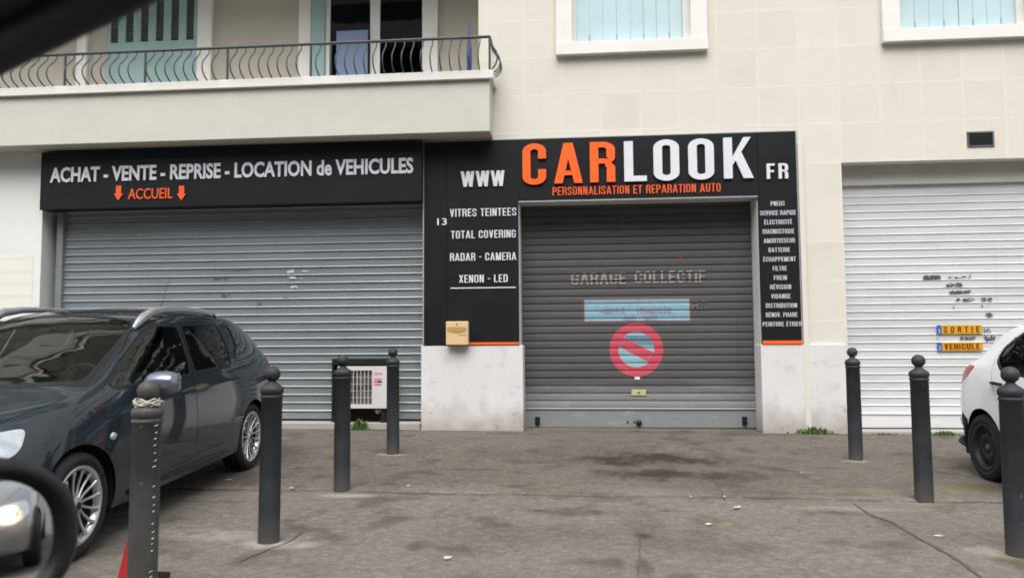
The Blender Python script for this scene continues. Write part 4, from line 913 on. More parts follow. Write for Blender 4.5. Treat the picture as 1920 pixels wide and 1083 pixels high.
def inpoly(P, u, v):
    r = np.zeros(len(u), bool); n = len(P)
    for i in range(n):
        x0, y0 = P[i-1]; x1, y1 = P[i]; c = ((y0 > v) != (y1 > v)); r ^= c & (u < (x1-x0)*(v-y0)/(y1-y0+1e-12)+x0)
    return r
def nearest(P, q):
    best = None; n = len(P)
    for i in range(n):
        a, c = P[i-1], P[i]; d = c-a; t = np.clip(np.dot(q-a, d)/(np.dot(d, d)+1e-12), 0, 1); p = a+d*t; e = np.linalg.norm(p-q)
        if best is None or e < best[0]: best = (e, p)
    return best
def car_shell(S):
    """half skin of the car, (N stations) x (ring from sill to roof centre)"""
    xr, xf = S['xr'], S['xf']; n = S.get('n', 200)
    e = .16; k = 16
    xs = np.concatenate([xr+e*(1-np.cos(np.linspace(0, math.pi/2, k)))[:-1], np.linspace(xr+e, xf-e, n), xf-e+e*np.sin(np.linspace(0, math.pi/2, k))[1:]])
    zt, zb, wm, wb, zbe, wc, zc = (S[q](xs) for q in ('zt', 'zb', 'wm', 'wb', 'zbelt', 'wc', 'zc'))
    K = []
    def lerp(a, b, t): return a+(b-a)*t
    K.append((0*xs, zb)); K.append((wm*.75, zb)); K.append((wm-.045, zb+.02)); K.append((wm-.012, lerp(zb, zbe, .22)))
    K.append((wm, lerp(zb, zbe, .52))); K.append((lerp(wm, wb, .35), lerp(zb, zbe, .82))); K.append((wb, zbe)); K.append((wc, zc))
    K.append((wc*.82, lerp(zc, zt, .52))); K.append((wc*.42, lerp(zc, zt, .9))); K.append((0*xs, zt))
    sub = [3, 3, 6, 12, 12, 7, 28, 6, 9, 9]; tk = np.concatenate([[i+q/s for q in range(s)] for i, s in enumerate(sub)]+[[len(sub)]])
    jk = np.concatenate([[0], np.cumsum(sub)])
    KY = np.array([a for a, _ in K]); KZ = np.array([b_ for _, b_ in K]); N = len(xs); V = np.zeros((N, len(tk), 3))
    for i in range(N):
        V[i, :, 0] = xs[i]; V[i, :, 1] = pchip(range(len(K)), KY[:, i], tk); V[i, :, 2] = pchip(range(len(K)), KZ[:, i], tk)
    if 'post' in S: S['post'](V)
    V[:, 0, 1] = 0; V[:, -1, 1] = 0
    di = np.gradient(V, axis=0); dj = np.gradient(V, axis=1); nn = np.cross(di, dj); nn /= np.linalg.norm(nn, axis=2, keepdims=True)+1e-12
    if nn[N//2, jk[4], 1] < 0: nn = -nn
    nn[:, -1, 1] = 0; nn[:, 0, 1] = 0; nn /= np.linalg.norm(nn, axis=2, keepdims=True)+1e-12
    return xs, V, nn, jk
def build_car(S, root, mats):
    xs, V, NN, jk = car_shell(S); N, J = V.shape[:2]
    cen = (V[:-1, :-1]+V[1:, :-1]+V[1:, 1:]+V[:-1, 1:])/4; cn = (NN[:-1, :-1]+NN[1:, 1:]); lab = np.zeros((N-1, J-1), int); regs = S['regions']
    jj = np.broadcast_to(np.arange(J-1), lab.shape)
    for r, g in enumerate(regs, 1):
        a0, a1 = {'xz': (0, 2), 'xy': (0, 1), 'yz': (1, 2)}[g['pl']]
        ins = inpoly(g['poly'], cen[..., a0].ravel(), cen[..., a1].ravel()).reshape(lab.shape) & (jj >= jk[g['j'][0]]) & (jj < jk[g['j'][1]])
        if 'x' in g: ins &= (cen[..., 0] > g['x'][0]) & (cen[..., 0] < g['x'][1])
        if g.get('over'): ins &= (lab != 0) & np.isin(lab, [i+1 for i, q in enumerate(regs) if q['name'] in g['over']])
        lab[ins] = r
    P = V.copy(); cell = .032
    for i in range(N):
        for j in range(J):
            ls = lab[max(0, i-1):i+1, max(0, j-1):j+1]; m_ = ls.max()
            if m_ == ls.min(): continue
            best = None
            for r in set(ls.ravel().tolist())-{0}:
                g = regs[r-1]; a0, a1 = {'xz': (0, 2), 'xy': (0, 1), 'yz': (1, 2)}[g['pl']]
                e = nearest(g['poly'], V[i, j][[a0, a1]])
                if best is None or e[0] < best[0]: best = (e[0], e[1], a0, a1)
            if best and best[0] < cell:
                _, p, a0, a1 = best; d = np.zeros(3); d[a0], d[a1] = p-V[i, j][[a0, a1]]; a2 = 3-a0-a1; nv = NN[i, j]
                if abs(nv[a2]) > .12: d[a2] = np.clip(-(nv[a0]*d[a0]+nv[a1]*d[a1])/nv[a2], -.05, .05)
                P[i, j] = V[i, j]+d
    P[:, 0, 1] = 0; P[:, -1, 1] = 0
    def skin(codes, sides, off=0.0, gap=0.0, cap=False):
        pts = []; nrm = []; faces = []
        for sd in sides:
            idx = {}; 
            sel = np.argwhere(np.isin(lab, codes))
            shift = {}
            if gap:
                for i, j in sel:
                    c = (P[i, j]+P[i+1, j]+P[i+1, j+1]+P[i, j+1])/4
                    for q in ((i, j), (i+1, j), (i+1, j+1), (i, j+1)): shift.setdefault(q, []).append(c)
            for i, j in sel:
                f = []
                for q in ((i, j), (i+1, j), (i+1, j+1), (i, j+1)):
                    if q not in idx:
                        p = P[q]+NN[q]*off
                        if gap and len(shift[q]) < 4:
                            if 0 < q[1] < J-1 and 0 < q[0] < N-1:
                                d = np.mean(shift[q], 0)-P[q]; p = p+d/(np.linalg.norm(d)+1e-9)*gap
                        idx[q] = len(pts); pts.append(p*np.array([1, sd, 1])); nrm.append(NN[q]*np.array([1, sd, 1]))
                    f.append(idx[q])
                faces.append(tuple(f if sd > 0 else f[::-1]))
            if cap:
                for i, fl in ((0, False), (N-1, True)):
                    ring = [idx.get((i, j)) for j in range(J)]
                    ring = [q for q in ring if q is not None]; faces.append(tuple(ring if (fl == (sd > 0)) else ring[::-1]))
        return pts, nrm, faces
    def make(name, pts, nrm, faces, mat, parent, flip=False):
        me = bpy.data.meshes.new(name); me.from_pydata([tuple(map(float, p)) for p in pts], [], faces)
        me.polygons.foreach_set('use_smooth', [len(f) < 5 for f in faces]); me.update()
        me.normals_split_custom_set_from_vertices([tuple(map(float, q)) for q in nrm]) if not flip else None
        me.materials.append(mat); o = bpy.data.objects.new(name, me); COL.objects.link(o); o.parent = parent; return o
    # check winding once
    t_p, t_n, t_f = skin([0], [1]); f = t_f[len(t_f)//2]; a = np.cross(np.array(t_p[f[1]])-t_p[f[0]], np.array(t_p[f[2]])-t_p[f[0]]); rev = np.dot(a, t_n[f[0]]) < 0
    def mk(name, codes, sides, mat, parent, off=0.0, gap=0.0, cap=False):
        p, n_, f_ = skin(codes, sides, off, gap, cap)
        if not f_: return None
        if rev: f_ = [q[::-1] for q in f_]
        return make(name, p, n_, f_, mat, parent)
    body = mk('body', [0], [1, -1], mats['paint'], root, cap=True)
    hole = [r for r, g in enumerate(regs, 1) if g['name'] == 'hole']; objs = {}
    glassn = ('windscreen', 'side_window', 'rear_window', 'quarter_window')
    for r, g in enumerate(regs, 1):
        if g['name'] == 'hole': continue
        mt = mats[g['m']]
        for sd in ([1, -1],) if g.get('both') else ([1], [-1]):
            par = root
            if 'parent' in g: par = objs.get((g['parent'], sd[0]), root)
            o = mk(g['name'], [r], sd, mt, par, g.get('off', 0.0), g.get('gap', 0.0))
            objs[(g.get('id', g['name']), sd[0])] = o
    solid = [0]+[r for r, g in enumerate(regs, 1) if g['name'] not in glassn+('hole',)]
    p, n_, f_ = skin(solid, [1, -1], -.03); 
    make('inner_lining', p, [-q for q in n_], f_ if rev else [q[::-1] for q in f_], mats['lining'], root, True)
    return objs, (xs, V, NN, jk)
def wheel(root, x, y, sd, rad, wid, rim, mats, steel=False):
    w_ = empty('wheel', (0, 0, 0)); w_.parent = root; w_.location = (x, y, rad); ax = (0, sd, 0); ht = wid/2
    b = MB(); b.lathe([(rim+.005, -ht+.01), (rim+.03, -ht), (rad-.03, -ht+.004), (rad-.008, -ht+.02), (rad, -ht+.045), (rad+.001, -.02), (rad-.006, -.018), (rad-.006, -.008), (rad+.001, -.006), (rad+.001, .02), (rad-.006, .022), (rad-.006, .032), (rad, .034), (rad, ht-.045), (rad-.008, ht-.02), (rad-.03, ht-.004), (rim+.045, ht+.002), (rim+.03, ht), (rim+.004, ht-.012)], (0, 0, 0), ax, 48)
    b.build('tyre', M['rubber'], w_, local=True, fix=True)
    fr = lambda u, v, d: (u, sd*(d), v)
    rm = MB()
    if not steel:
        rm.lathe([(rim-.028, ht-.05), (rim-.020, ht-.018), (rim-.006, ht-.006), (rim+.006, ht-.008), (rim+.006, ht-.02)], (0, 0, 0), ax, 48)
        rm.lathe([(0, ht-.012), (.028, ht-.013), (.034, ht-.018), (.048, ht-.022), (.056, ht-.035), (.05, ht-.06)], (0, 0, 0), ax, 24)
        n = 15
        for k in range(n):
            an = 2*math.pi*k/n; tw = .10
            pts = []
            for t_ in np.linspace(0, 1, 6):
                r_ = .045+(rim-.022-.045)*t_; a_ = an+tw*math.sin(t_*2.2); pts.append((r_*math.cos(a_), sd*(ht-.032+.016*t_-.01*math.sin(t_*3.1)), r_*math.sin(a_)))
            rm.tube(pts, [.0105, .009, .0085, .009, .010, .0135], 6)
        rm.build('rim', M['alloy'], w_, local=True, fix=True)
        d = MB(); d.lathe([(0, ht-.085), (rim-.02, ht-.085), (rim-.01, ht-.03)], (0, 0, 0), ax, 32); d.lathe([(.05, ht-.066), (.13, ht-.066), (.132, ht-.08)], (0, 0, 0), ax, 32); d.build('brake_disc', M['liner'], w_, local=True, fix=True)
        c = MB(); c.lathe([(0, ht-.008), (.022, ht-.009), (.026, ht-.014)], (0, 0, 0), ax, 16); c.build('hub_cap', M['black'], w_, local=True, fix=True)
    else:
        rm.lathe([(0, ht-.045), (.035, ht-.044), (.055, ht-.05), (.075, ht-.035), (.105, ht-.028), (.12, ht-.04), (rim-.035, ht-.06), (rim-.022, ht-.03), (rim-.01, ht-.008), (rim+.005, ht-.006), (rim+.006, ht-.02)], (0, 0, 0), ax, 40)
        rm.build('rim', M['steel'], w_, local=True, fix=True)
        for k in range(10):
            h = MB(); a_ = 2*math.pi*k/10; h.lathe([(0, 0), (.014, 0), (.014, -.01)], (.128*math.cos(a_), sd*(ht-.037), .128*math.sin(a_)), ax, 10)
            h.build('vent_hole', M['dark_gap'], w_, local=True, fix=True)
        c = MB(); c.lathe([(0, ht-.028), (.02, ht-.028), (.024, ht-.034), (.026, ht-.05)], (0, 0, 0), ax, 16); c.build('hub_cap', M['scrape'], w_, local=True, fix=True)
    return w_
def well(root, x, rad, yin, yout):
    b = MB(); n = 20; vs = []; 
    for yy in (yin, yout):
        for k in range(n+1): a_ = math.pi*(-.12+1.24*k/n); vs.append((x+rad*math.cos(a_), yy, .31+rad*math.sin(a_)))
    b.add(vs, [(k, k+1, n+2+k, n+1+k) for k in range(n)], True)
    b.add(vs[:n+1], [tuple(range(n+1))]); return b.build('wheel_arch_liner', M['liner'], root, local=True)
def seats(root, xs_, z0, w_=.24):
    for x, y in xs_:
        b = MB(); b.box((x-.25, y-w_, z0), (x+.28, y+w_, z0+.16)); b.box((x-.36, y-w_, z0+.1), (x-.2, y+w_, z0+.66)); b.box((x-.38, y-.13, z0+.70), (x-.29, y+.13, z0+.88)); b.box((x-.35, y-.05, z0+.62), (x-.33, y+.05, z0+.72))
        b.build('seat', M['seat'], root, .03, local=True)
def dash(root, x, z, hw):
    b = MB(); b.box((x-.05, -hw, z-.35), (x+.55, hw, z)); b.build('dashboard', M['liner'], root, .03, local=True)
    b = MB(); pts = [(x-.16+.06*math.cos(a_)*.5, .36+.185*math.sin(a_), z-.03+.185*math.cos(a_)) for a_ in np.linspace(0, 2*math.pi, 25)]; b.tube(pts, .016, 6); b.tube([(x-.16, .36, z-.03), (x+.02, .36, z-.10)], .03, 6); b.tube([(x-.16, .19, z-.03), (x-.16, .53, z-.03)], .016, 5); b.build('steering_wheel', M['black'], root, local=True)
def mirrors(root, x, y, z, mat, s=1.0):
    for sd in (1, -1):
        b = MB(); prof = [(.001, -.125), (.05, -.118), (.075, -.09), (.086, -.04), (.088, .02), (.08, .07), (.06, .1), (.001, .108)]
        b.lathe(prof, (0, 0, 0), (0, 1, 0), 20)
        b.v = [(x+v[0]*1.0*s if v[0] > -.05 else x-.05*s, sd*(y+v[1]*s), z+v[2]*.95*s) for v in b.v]
        o = b.build('door_mirror', mat, root, local=True, fix=True)
        b = MB(); b.box((x-.056*s, sd*(y-.09*s), z-.065*s), (x-.051*s, sd*(y+.085*s), z+.065*s)); b.build('mirror_glass', M['mirror'], o, .01, local=True)
        b = MB(); b.tube([(x+.04, sd*(y-.2), z-.09), (x+.01, sd*(y-.1), z-.055), (x, sd*(y-.05), z-.05)], [.035, .03, .03], 8, flat=.6); b.build('mirror_arm', M['black'], o, local=True)
def handle(par, x, z, y, sd, mat, L=.19):
    b = MB(); yy = sd*y; b.tube([(x-L/2, yy-sd*.012, z), (x-L/2+.03, yy+sd*.022, z+.003), (x, yy+sd*.03, z+.004), (x+L/2-.03, yy+sd*.022, z), (x+L/2, yy-sd*.012, z-.004)], [.012, .014, .014, .014, .012], 8)
    b.build('handle', mat, par, local=True)
def surf(sh, x, z):
    xs, V, NN, jk = sh; i = int(np.argmin(abs(xs-x))); seg = V[i, jk[2]:jk[7]]; return float(np.interp(z, seg[:, 2], seg[:, 1]))
def orient(o, x, y, hd):
    h = np.array([math.sin(hd), -math.cos(hd), 0]); h[2] = gz(x+h[0], y+h[1])-gz(x, y); h /= np.linalg.norm(h)
    l = np.array([math.cos(hd), math.sin(hd), 0]); l[2] = gz(x+l[0], y+l[1])-gz(x, y); l -= h*(l@h); l /= np.linalg.norm(l); u = np.cross(h, l)
    mt = Matrix.Identity(4)
    for i in range(3): mt[i][0], mt[i][1], mt[i][2] = h[i], l[i], u[i]
    mt[0][3], mt[1][3], mt[2][3] = x, y, gz(x, y)-.008; o.matrix_world = mt
def circ(x, z, r, n=40, flat=1.0): return np.array([(x+r*math.cos(2*math.pi*k/n), z+r*math.sin(2*math.pi*k/n)) for k in range(n)])

# slate estate car, nose to the street ------------------------------------
WB = 2.708
A = dict(xr=-.92, xf=WB+.83, n=200)
A['zt'] = cv([(-.92, .80), (-.90, .92), (-.86, 1.02), (-.78, 1.12), (-.66, 1.275), (-.54, 1.39), (-.3, 1.465), (.1, 1.515), (.6, 1.535), (1.0, 1.525), (1.35, 1.485), (1.6, 1.42), (2.0, 1.255), (2.4, 1.085), (2.62, 1.0), (2.8, .955), (3.1, .88), (3.35, .795), (3.46, .73), (3.52, .66), (3.538, .56)])
A['zb'] = cv([(-.92, .42), (-.88, .33), (-.75, .27), (-.4, .22), (0, .2), (2.7, .19), (3.2, .20), (3.45, .24), (3.538, .33)])
A['wm'] = cv([(-.92, .50), (-.90, .64), (-.86, .73), (-.75, .80), (-.5, .85), (0, .874), (.8, .878), (2.0, .878), (2.5, .872), (2.9, .85), (3.2, .79), (3.4, .66), (3.5, .49), (3.538, .30)])
A['wb'] = cv([(-.92, .46), (-.90, .58), (-.86, .66), (-.75, .73), (-.5, .785), (0, .81), (.8, .825), (2.0, .82), (2.4, .79), (2.8, .745), (3.1, .68), (3.35, .55), (3.5, .38), (3.538, .26)])
A['zbelt'] = cv([(-.92, .74), (-.86, .90), (-.7, 1.00), (-.4, 1.03), (.3, 1.01), (1.2, .985), (2.0, .955), (2.4, .93), (2.7, .89), (3.0, .80), (3.3, .70), (3.46, .62), (3.538, .53)])
A['wc'] = cv([(-.92, .42), (-.88, .53), (-.80, .56), (-.66, .56), (-.5, .56), (0, .597), (.8, .62), (1.3, .605), (1.6, .615), (2.0, .655), (2.4, .695), (2.65, .70), (2.8, .675), (3.1, .58), (3.35, .46), (3.5, .32), (3.538, .2)])
A['zc'] = cv([(-.92, .77), (-.86, .97), (-.78, 1.05), (-.66, 1.19), (-.54, 1.295), (-.3, 1.38), (.1, 1.435), (.7, 1.455), (1.1, 1.45), (1.35, 1.425), (1.6, 1.35), (2.0, 1.175), (2.4, 1.01), (2.65, .94), (2.8, .91), (3.1, .835), (3.35, .75), (3.46, .68), (3.538, .545)])
rp = round_poly
gf = rp([(1.17, 1.37), (1.24, 1.00), (2.28, .985), (1.70, 1.275), (1.45, 1.375)], .05)
gr = rp([(1.09, 1.375), (1.145, 1.01), (.46, 1.03), (.40, 1.10), (.40, 1.375)], .05)
gq = rp([(.34, 1.37), (.345, 1.10), (.28, 1.08), (.15, 1.2), (.13, 1.36)], .04)
dF = rp([(1.18, 1.44), (1.215, .98), (1.22, .36), (1.32, .335), (1.98, .335), (2.18, .42), (2.26, .62), (2.38, .955), (1.70, 1.335), (1.5, 1.42)], .06)
dR = rp([(1.18, 1.44), (1.215, .98), (1.22, .36), (.62, .37), (.52, .44), (.44, .70), (.32, .92), (.18, 1.05), (.10, 1.2), (.12, 1.40), (.3, 1.43)], .06)
A['regions'] = [
    dict(name='bonnet', pl='xy', poly=rp([(2.56, -.9), (2.56, .9), (3.0, .9), (3.33, .66), (3.43, .3), (3.45, 0), (3.43, -.3), (3.33, -.66), (3.0, -.9)], .1), j=(7, 10), m='paint', gap=.005, both=True),
    dict(name='door', id='fd', pl='xz', poly=dF, j=(1, 7), m='paint', gap=.004), dict(name='door', id='rd', pl='xz', poly=dR, j=(1, 7), m='paint', gap=.004),
    dict(name='window_trim', id='ft', parent='fd', pl='xz', poly=grow(gf, .022), j=(5, 8), m='trim', off=.001), dict(name='window_trim', id='rt', parent='rd', pl='xz', poly=grow(gr, .022), j=(5, 8), m='trim', off=.001), dict(name='window_trim', id='qt', parent='rd', pl='xz', poly=grow(gq, .022), j=(5, 8), m='trim', off=.001),
    dict(name='side_window', parent='fd', pl='xz', poly=gf, j=(5, 8), m='glass', off=-.004), dict(name='side_window', parent='rd', pl='xz', poly=gr, j=(5, 8), m='glass', off=-.004), dict(name='quarter_window', parent='rd', pl='xz', poly=gq, j=(5, 8), m='dglass', off=-.004),
    dict(name='windscreen_trim', pl='xy', poly=rp([(1.50, -.565), (1.43, 0), (1.50, .565), (2.47, .705), (2.60, .35), (2.63, 0), (2.60, -.35), (2.47, -.705)], .06), j=(7, 10), x=(1.3, 2.8), m='trim', both=True, off=.0),
    dict(name='windscreen', pl='xy', poly=rp([(1.54, -.525), (1.47, 0), (1.54, .525), (2.41, .655), (2.53, .35), (2.56, 0), (2.53, -.35), (2.41, -.655)], .08), j=(7, 10), x=(1.3, 2.8), m='glass', both=True, off=-.003),
    dict(name='rear_window', pl='yz', poly=rp([(-.53, 1.30), (.53, 1.30), (.60, 1.07), (-.60, 1.07)], .07), j=(6, 10), x=(-1, -.4), m='dglass', both=True, off=-.003),
    dict(name='headlight', pl='xz', poly=rp([(2.98, .815), (3.10, .70), (3.36, .60), (3.50, .60), (3.48, .70), (3.30, .79)], .05), j=(3, 9), m='lamp', off=.002),
    dict(name='tail_light', pl='xz', poly=rp([(-.58, 1.07), (-.56, .95), (-.80, .78), (-.95, .78), (-.95, .95), (-.80, 1.05)], .04), j=(4, 9), m='tail', off=.002),
    dict(name='hole', pl='xz', poly=circ(0, .315, .355), j=(0, 5)), dict(name='hole', pl='xz', poly=circ(WB, .315, .36), j=(0, 5)),
]
carA = empty('estate_car', (0, 0, 0), 'slate grey estate car with silver roof rails parked nose out at the left', 'car')
mA = dict(paint=M['paint_dark'], trim=M['trim'], glass=M['car_glass'], dglass=M['dark_glass'], lamp=M['lamp_clear'], tail=M['lampred'], lining=M['liner'])
oA, sh = build_car(A, carA, mA)
for x in (0, WB):
    for sd in (1, -1): wheel(carA, x, sd*.755, sd, .316, .205, .230, None); well(carA, x, .372, sd*.5, sd*.84)
seats(carA, [(1.45, .36), (1.45, -.36), (.6, .38), (.6, -.38)], .34); dash(carA, 2.02, .95, .70); mirrors(carA, 1.99, .985, .985, M['mirror_top'])
for sd in (1, -1):
    handle(oA[('fd', sd)], 1.36, .87, surf(sh, 1.36, .87), sd, M['black']); handle(oA[('rd', sd)], .46, .905, surf(sh, .46, .905), sd, M['black'])
    ys = .585; b = MB(); b.tube([(1.66, sd*ys, 1.36), (1.60, sd*ys, 1.40), (1.52, sd*ys, 1.445), (1.40, sd*ys, 1.487), (1.2, sd*ys, 1.508), (.9, sd*ys, 1.515), (.6, sd*ys, 1.508), (.40, sd*ys, 1.490), (.30, sd*ys, 1.47)], [.012, .024, .030, .026, .02, .018, .018, .018, .016], 8, flat=1.3); rr2 = b.build('roof_rail', M['rail_silver'], carA, local=True)
    b = MB(); b.tube([(.33, sd*ys, 1.478), (.27, sd*ys, 1.455), (.22, sd*ys, 1.43)], [.018, .02, .012], 8); b.build('rail_foot', M['black'], rr2, local=True)
    yv = surf(sh, 2.39, .68); b = MB(); b.lathe([(0, .014), (.016, .012), (.024, .004), (.026, 0)], (2.39, sd*(yv-.001), .68), (0, sd, 0), 14); b.v = [(2.39+(v[0]-2.39)*1.5, v[1], v[2]) for v in b.v]; b.build('side_indicator', M['lamp_clear'], carA, local=True)
    b = MB(); b.lathe([(0, 0), (.045, .012), (.062, .03)], (3.36, sd*.585, .70), (1, sd*.15, .1), 18); b.build('headlight_reflector', M['chrome'], oA[('headlight', sd)], local=True)
    b = MB(); b.box((.62, sd*.835, .262), (2.2, sd*.872, .30)); b.build('sill_strip', M['trim'], carA, .006, local=True)
b = MB(); b.tube([(.12, 0, 1.52), (.09, 0, 1.58), (-.07, 0, 1.86)], [.008, .004, .002], 6); b.build('antenna', M['black'], carA, local=True)
b = MB(); b.add([(2.25, .62, 1.0), (2.33, .60, .985), (2.33, .50, .985), (2.25, .52, 1.0)], [(0, 1, 2, 3)]); b.build('windscreen_sticker', M['green'], carA, local=True)
b = MB(); b.box((3.52, -.26, .40), (3.545, .26, .51)); b.build('number_plate', M['white_plastic'], carA, .004, local=True)
b = MB(); b.box((3.45, -.42, .27), (3.53, .42, .37)); b.box((3.50, -.3, .555), (3.535, .3, .61)); b.build('grille', M['black'], carA, .01, local=True)
orient(carA, -3.970, -2.699, .0577)

# white hatchback on the right ---------------------------------------------
WB2 = 2.442
B = dict(xr=-.67, xf=WB2+.70, n=170)
B['zt'] = cv([(-.67, .66), (-.65, .84), (-.60, .95), (-.48, 1.06), (-.32, 1.19), (-.16, 1.315), (.0, 1.385), (.3, 1.415), (.7, 1.43), (1.05, 1.415), (1.3, 1.365), (1.6, 1.235), (1.95, 1.055), (2.2, .955), (2.4, .91), (2.7, .83), (2.95, .73), (3.07, .63), (3.12, .56), (3.142, .5)])
B['zb'] = cv([(-.67, .36), (-.62, .27), (-.4, .22), (0, .2), (2.4, .19), (2.9, .2), (3.1, .25), (3.142, .33)])
B['wm'] = cv([(-.67, .44), (-.65, .58), (-.60, .68), (-.5, .745), (-.3, .79), (0, .822), (.6, .826), (1.8, .826), (2.3, .818), (2.6, .79), (2.85, .72), (3.05, .56), (3.12, .42), (3.142, .3)])
B['wb'] = cv([(-.67, .40), (-.65, .54), (-.60, .64), (-.5, .70), (-.3, .745), (0, .765), (.6, .775), (1.8, .77), (2.2, .74), (2.5, .69), (2.8, .6), (3.0, .47), (3.12, .34), (3.142, .25)])
B['zbelt'] = cv([(-.67, .60), (-.62, .80), (-.5, .93), (-.3, .965), (.3, .945), (1.2, .915), (1.9, .885), (2.3, .84), (2.6, .77), (2.9, .65), (3.07, .56), (3.142, .47)])
B['wc'] = cv([(-.67, .36), (-.62, .5), (-.48, .555), (-.3, .555), (-.1, .56), (.3, .585), (.8, .59), (1.1, .575), (1.4, .59), (1.8, .64), (2.1, .665), (2.35, .645), (2.6, .57), (2.9, .44), (3.07, .32), (3.142, .2)])
B['zc'] = cv([(-.67, .64), (-.62, .86), (-.48, 1.00), (-.32, 1.12), (-.16, 1.235), (.0, 1.30), (.3, 1.345), (.7, 1.355), (1.05, 1.345), (1.3, 1.295), (1.6, 1.165), (1.95, .985), (2.2, .90), (2.4, .865), (2.7, .785), (2.95, .68), (3.07, .6), (3.142, .49)])
hr = rp([(.62, 1.29), (.64, .965), (.24, .985), (.13, 1.06), (.15, 1.15), (.36, 1.28), (.45, 1.30)], .05)
hf = rp([(.72, 1.29), (.76, .96), (1.86, .93), (1.38, 1.21), (1.12, 1.295)], .05)
eF = rp([(.69, 1.345), (.73, .95), (.74, .33), (1.68, .31), (1.82, .42), (1.94, .90), (1.40, 1.265), (1.15, 1.345)], .05)
eR = rp([(.69, 1.345), (.73, .95), (.74, .33), (.52, .34), (.40, .50), (.22, .74), (.08, .95), (.07, 1.12), (.30, 1.31), (.42, 1.35)], .05)
B['regions'] = [
    dict(name='bonnet', pl='xy', poly=rp([(2.12, -.9), (2.12, .9), (2.6, .9), (2.95, .62), (3.04, .3), (3.05, 0), (3.04, -.3), (2.95, -.62), (2.6, -.9)], .1), j=(7, 10), m='paint', gap=.005, both=True),
    dict(name='door', id='fd', pl='xz', poly=eF, j=(1, 7), m='paint', gap=.004), dict(name='door', id='rd', pl='xz', poly=eR, j=(1, 7), m='paint', gap=.004),
    dict(name='window_trim', parent='fd', pl='xz', poly=grow(hf, .022), j=(5, 8), m='trim', off=.001), dict(name='window_trim', parent='rd', pl='xz', poly=grow(hr, .03), j=(5, 8), m='trim', off=.001),
    dict(name='side_window', parent='fd', pl='xz', poly=hf, j=(5, 8), m='glass', off=-.004), dict(name='side_window', parent='rd', pl='xz', poly=hr, j=(5, 8), m='glass', off=-.004),
    dict(name='windscreen_trim', pl='xy', poly=rp([(1.26, -.54), (1.19, 0), (1.26, .54), (2.06, .655), (2.17, .35), (2.20, 0), (2.17, -.35), (2.06, -.655)], .06), j=(7, 10), x=(1.0, 2.4), m='trim', both=True),
    dict(name='windscreen', pl='xy', poly=rp([(1.30, -.50), (1.23, 0), (1.30, .50), (2.0, .61), (2.10, .35), (2.13, 0), (2.10, -.35), (2.0, -.61)], .08), j=(7, 10), x=(1.0, 2.4), m='glass', both=True, off=-.003),
    dict(name='rear_window', pl='yz', poly=rp([(-.47, 1.27), (.47, 1.27), (.54, 1.02), (-.54, 1.02)], .07), j=(6, 10), x=(-.7, -.05), m='dglass', both=True, off=-.003),
    dict(name='headlight', pl='xz', poly=rp([(2.62, .75), (2.72, .62), (2.98, .52), (3.10, .53), (3.06, .62), (2.9, .71)], .05), j=(3, 9), m='lamp', off=.002),
    dict(name='tail_light', pl='xz', poly=rp([(-.22, .985), (-.31, .89), (-.52, .80), (-.70, .78), (-.70, .86), (-.52, .93), (-.36, .985)], .03), j=(4, 9), m='tail', off=.002),
    dict(name='torn_bumper', pl='xz', poly=rp([(-.60, .15), (-.625, .40), (-.60, .545), (-.50, .565), (-.30, .50), (-.25, .15)], .03), j=(0, 6), m='lining', off=-.006),
    dict(name='hole', pl='xz', poly=circ(0, .29, .335), j=(0, 5)), dict(name='hole', pl='xz', poly=circ(WB2, .29, .335), j=(0, 5)),
]
carB = empty('hatchback_car', (0, 0, 0), 'white hatchback with bare black steel wheels and a broken rear bumper at the right edge', 'car')
mB = dict(mA, paint=M['paint_white'])
oB, sh2 = build_car(B, carB, mB)
for x in (0, WB2):
    for sd in (1, -1): wheel(carB, x, sd*.725, sd, .29, .175, .195, None, True); well(carB, x, .35, sd*.46, sd*.79)
seats(carB, [(1.12, .34), (1.12, -.34), (.35, .34), (.35, -.34)], .32, .22); dash(carB, 1.68, .90, .64); mirrors(carB, 1.68, .90, .93, M['paint_white'], .85)
for sd in (1, -1):
    handle(oB[('fd', sd)], .84, .83, surf(sh2, .84, .83), sd, M['black'], .16); handle(oB[('rd', sd)], .22, .86, surf(sh2, .22, .86), sd, M['black'], .16)
    b = MB(); b.lathe([(0, 0), (.04, .012), (.055, .03)], (2.98, sd*.5, .62), (1, sd*.2, .1), 18); b.build('headlight_reflector', M['chrome'], oB[('headlight', sd)], local=True)
# broken right rear corner of the bumper
b = MB(); rngb = random.Random(3)
b.tube([(-.64, -.56, .30), (-.60, -.68, .28), (-.50, -.745, .27), (-.40, -.76, .24)], [.02, .028, .03, .012], 7); b.build('broken_bumper', M['black'], carB, local=True)
b = MB(); b.tube([(-.655, -.60, .565), (-.685, -.63, .62), (-.67, -.65, .665)], [.016, .024, .008], 6); b.build('bumper_bracket', M['black'], carB, local=True)
b = MB(); b.tube([(-.62, -.655, .50), (-.665, -.655, .46), (-.655, -.665, .40)], [.008, .02, .006], 6, flat=.5); b.build('bumper_shard', M['paint_white'], carB, local=True)
b = MB(); b.box((-.685, -.26, .42), (-.66, .26, .53)); b.build('number_plate', M['white_plastic'], carB, .004, local=True)
orient(carB, 4.323, -2.691, .0)

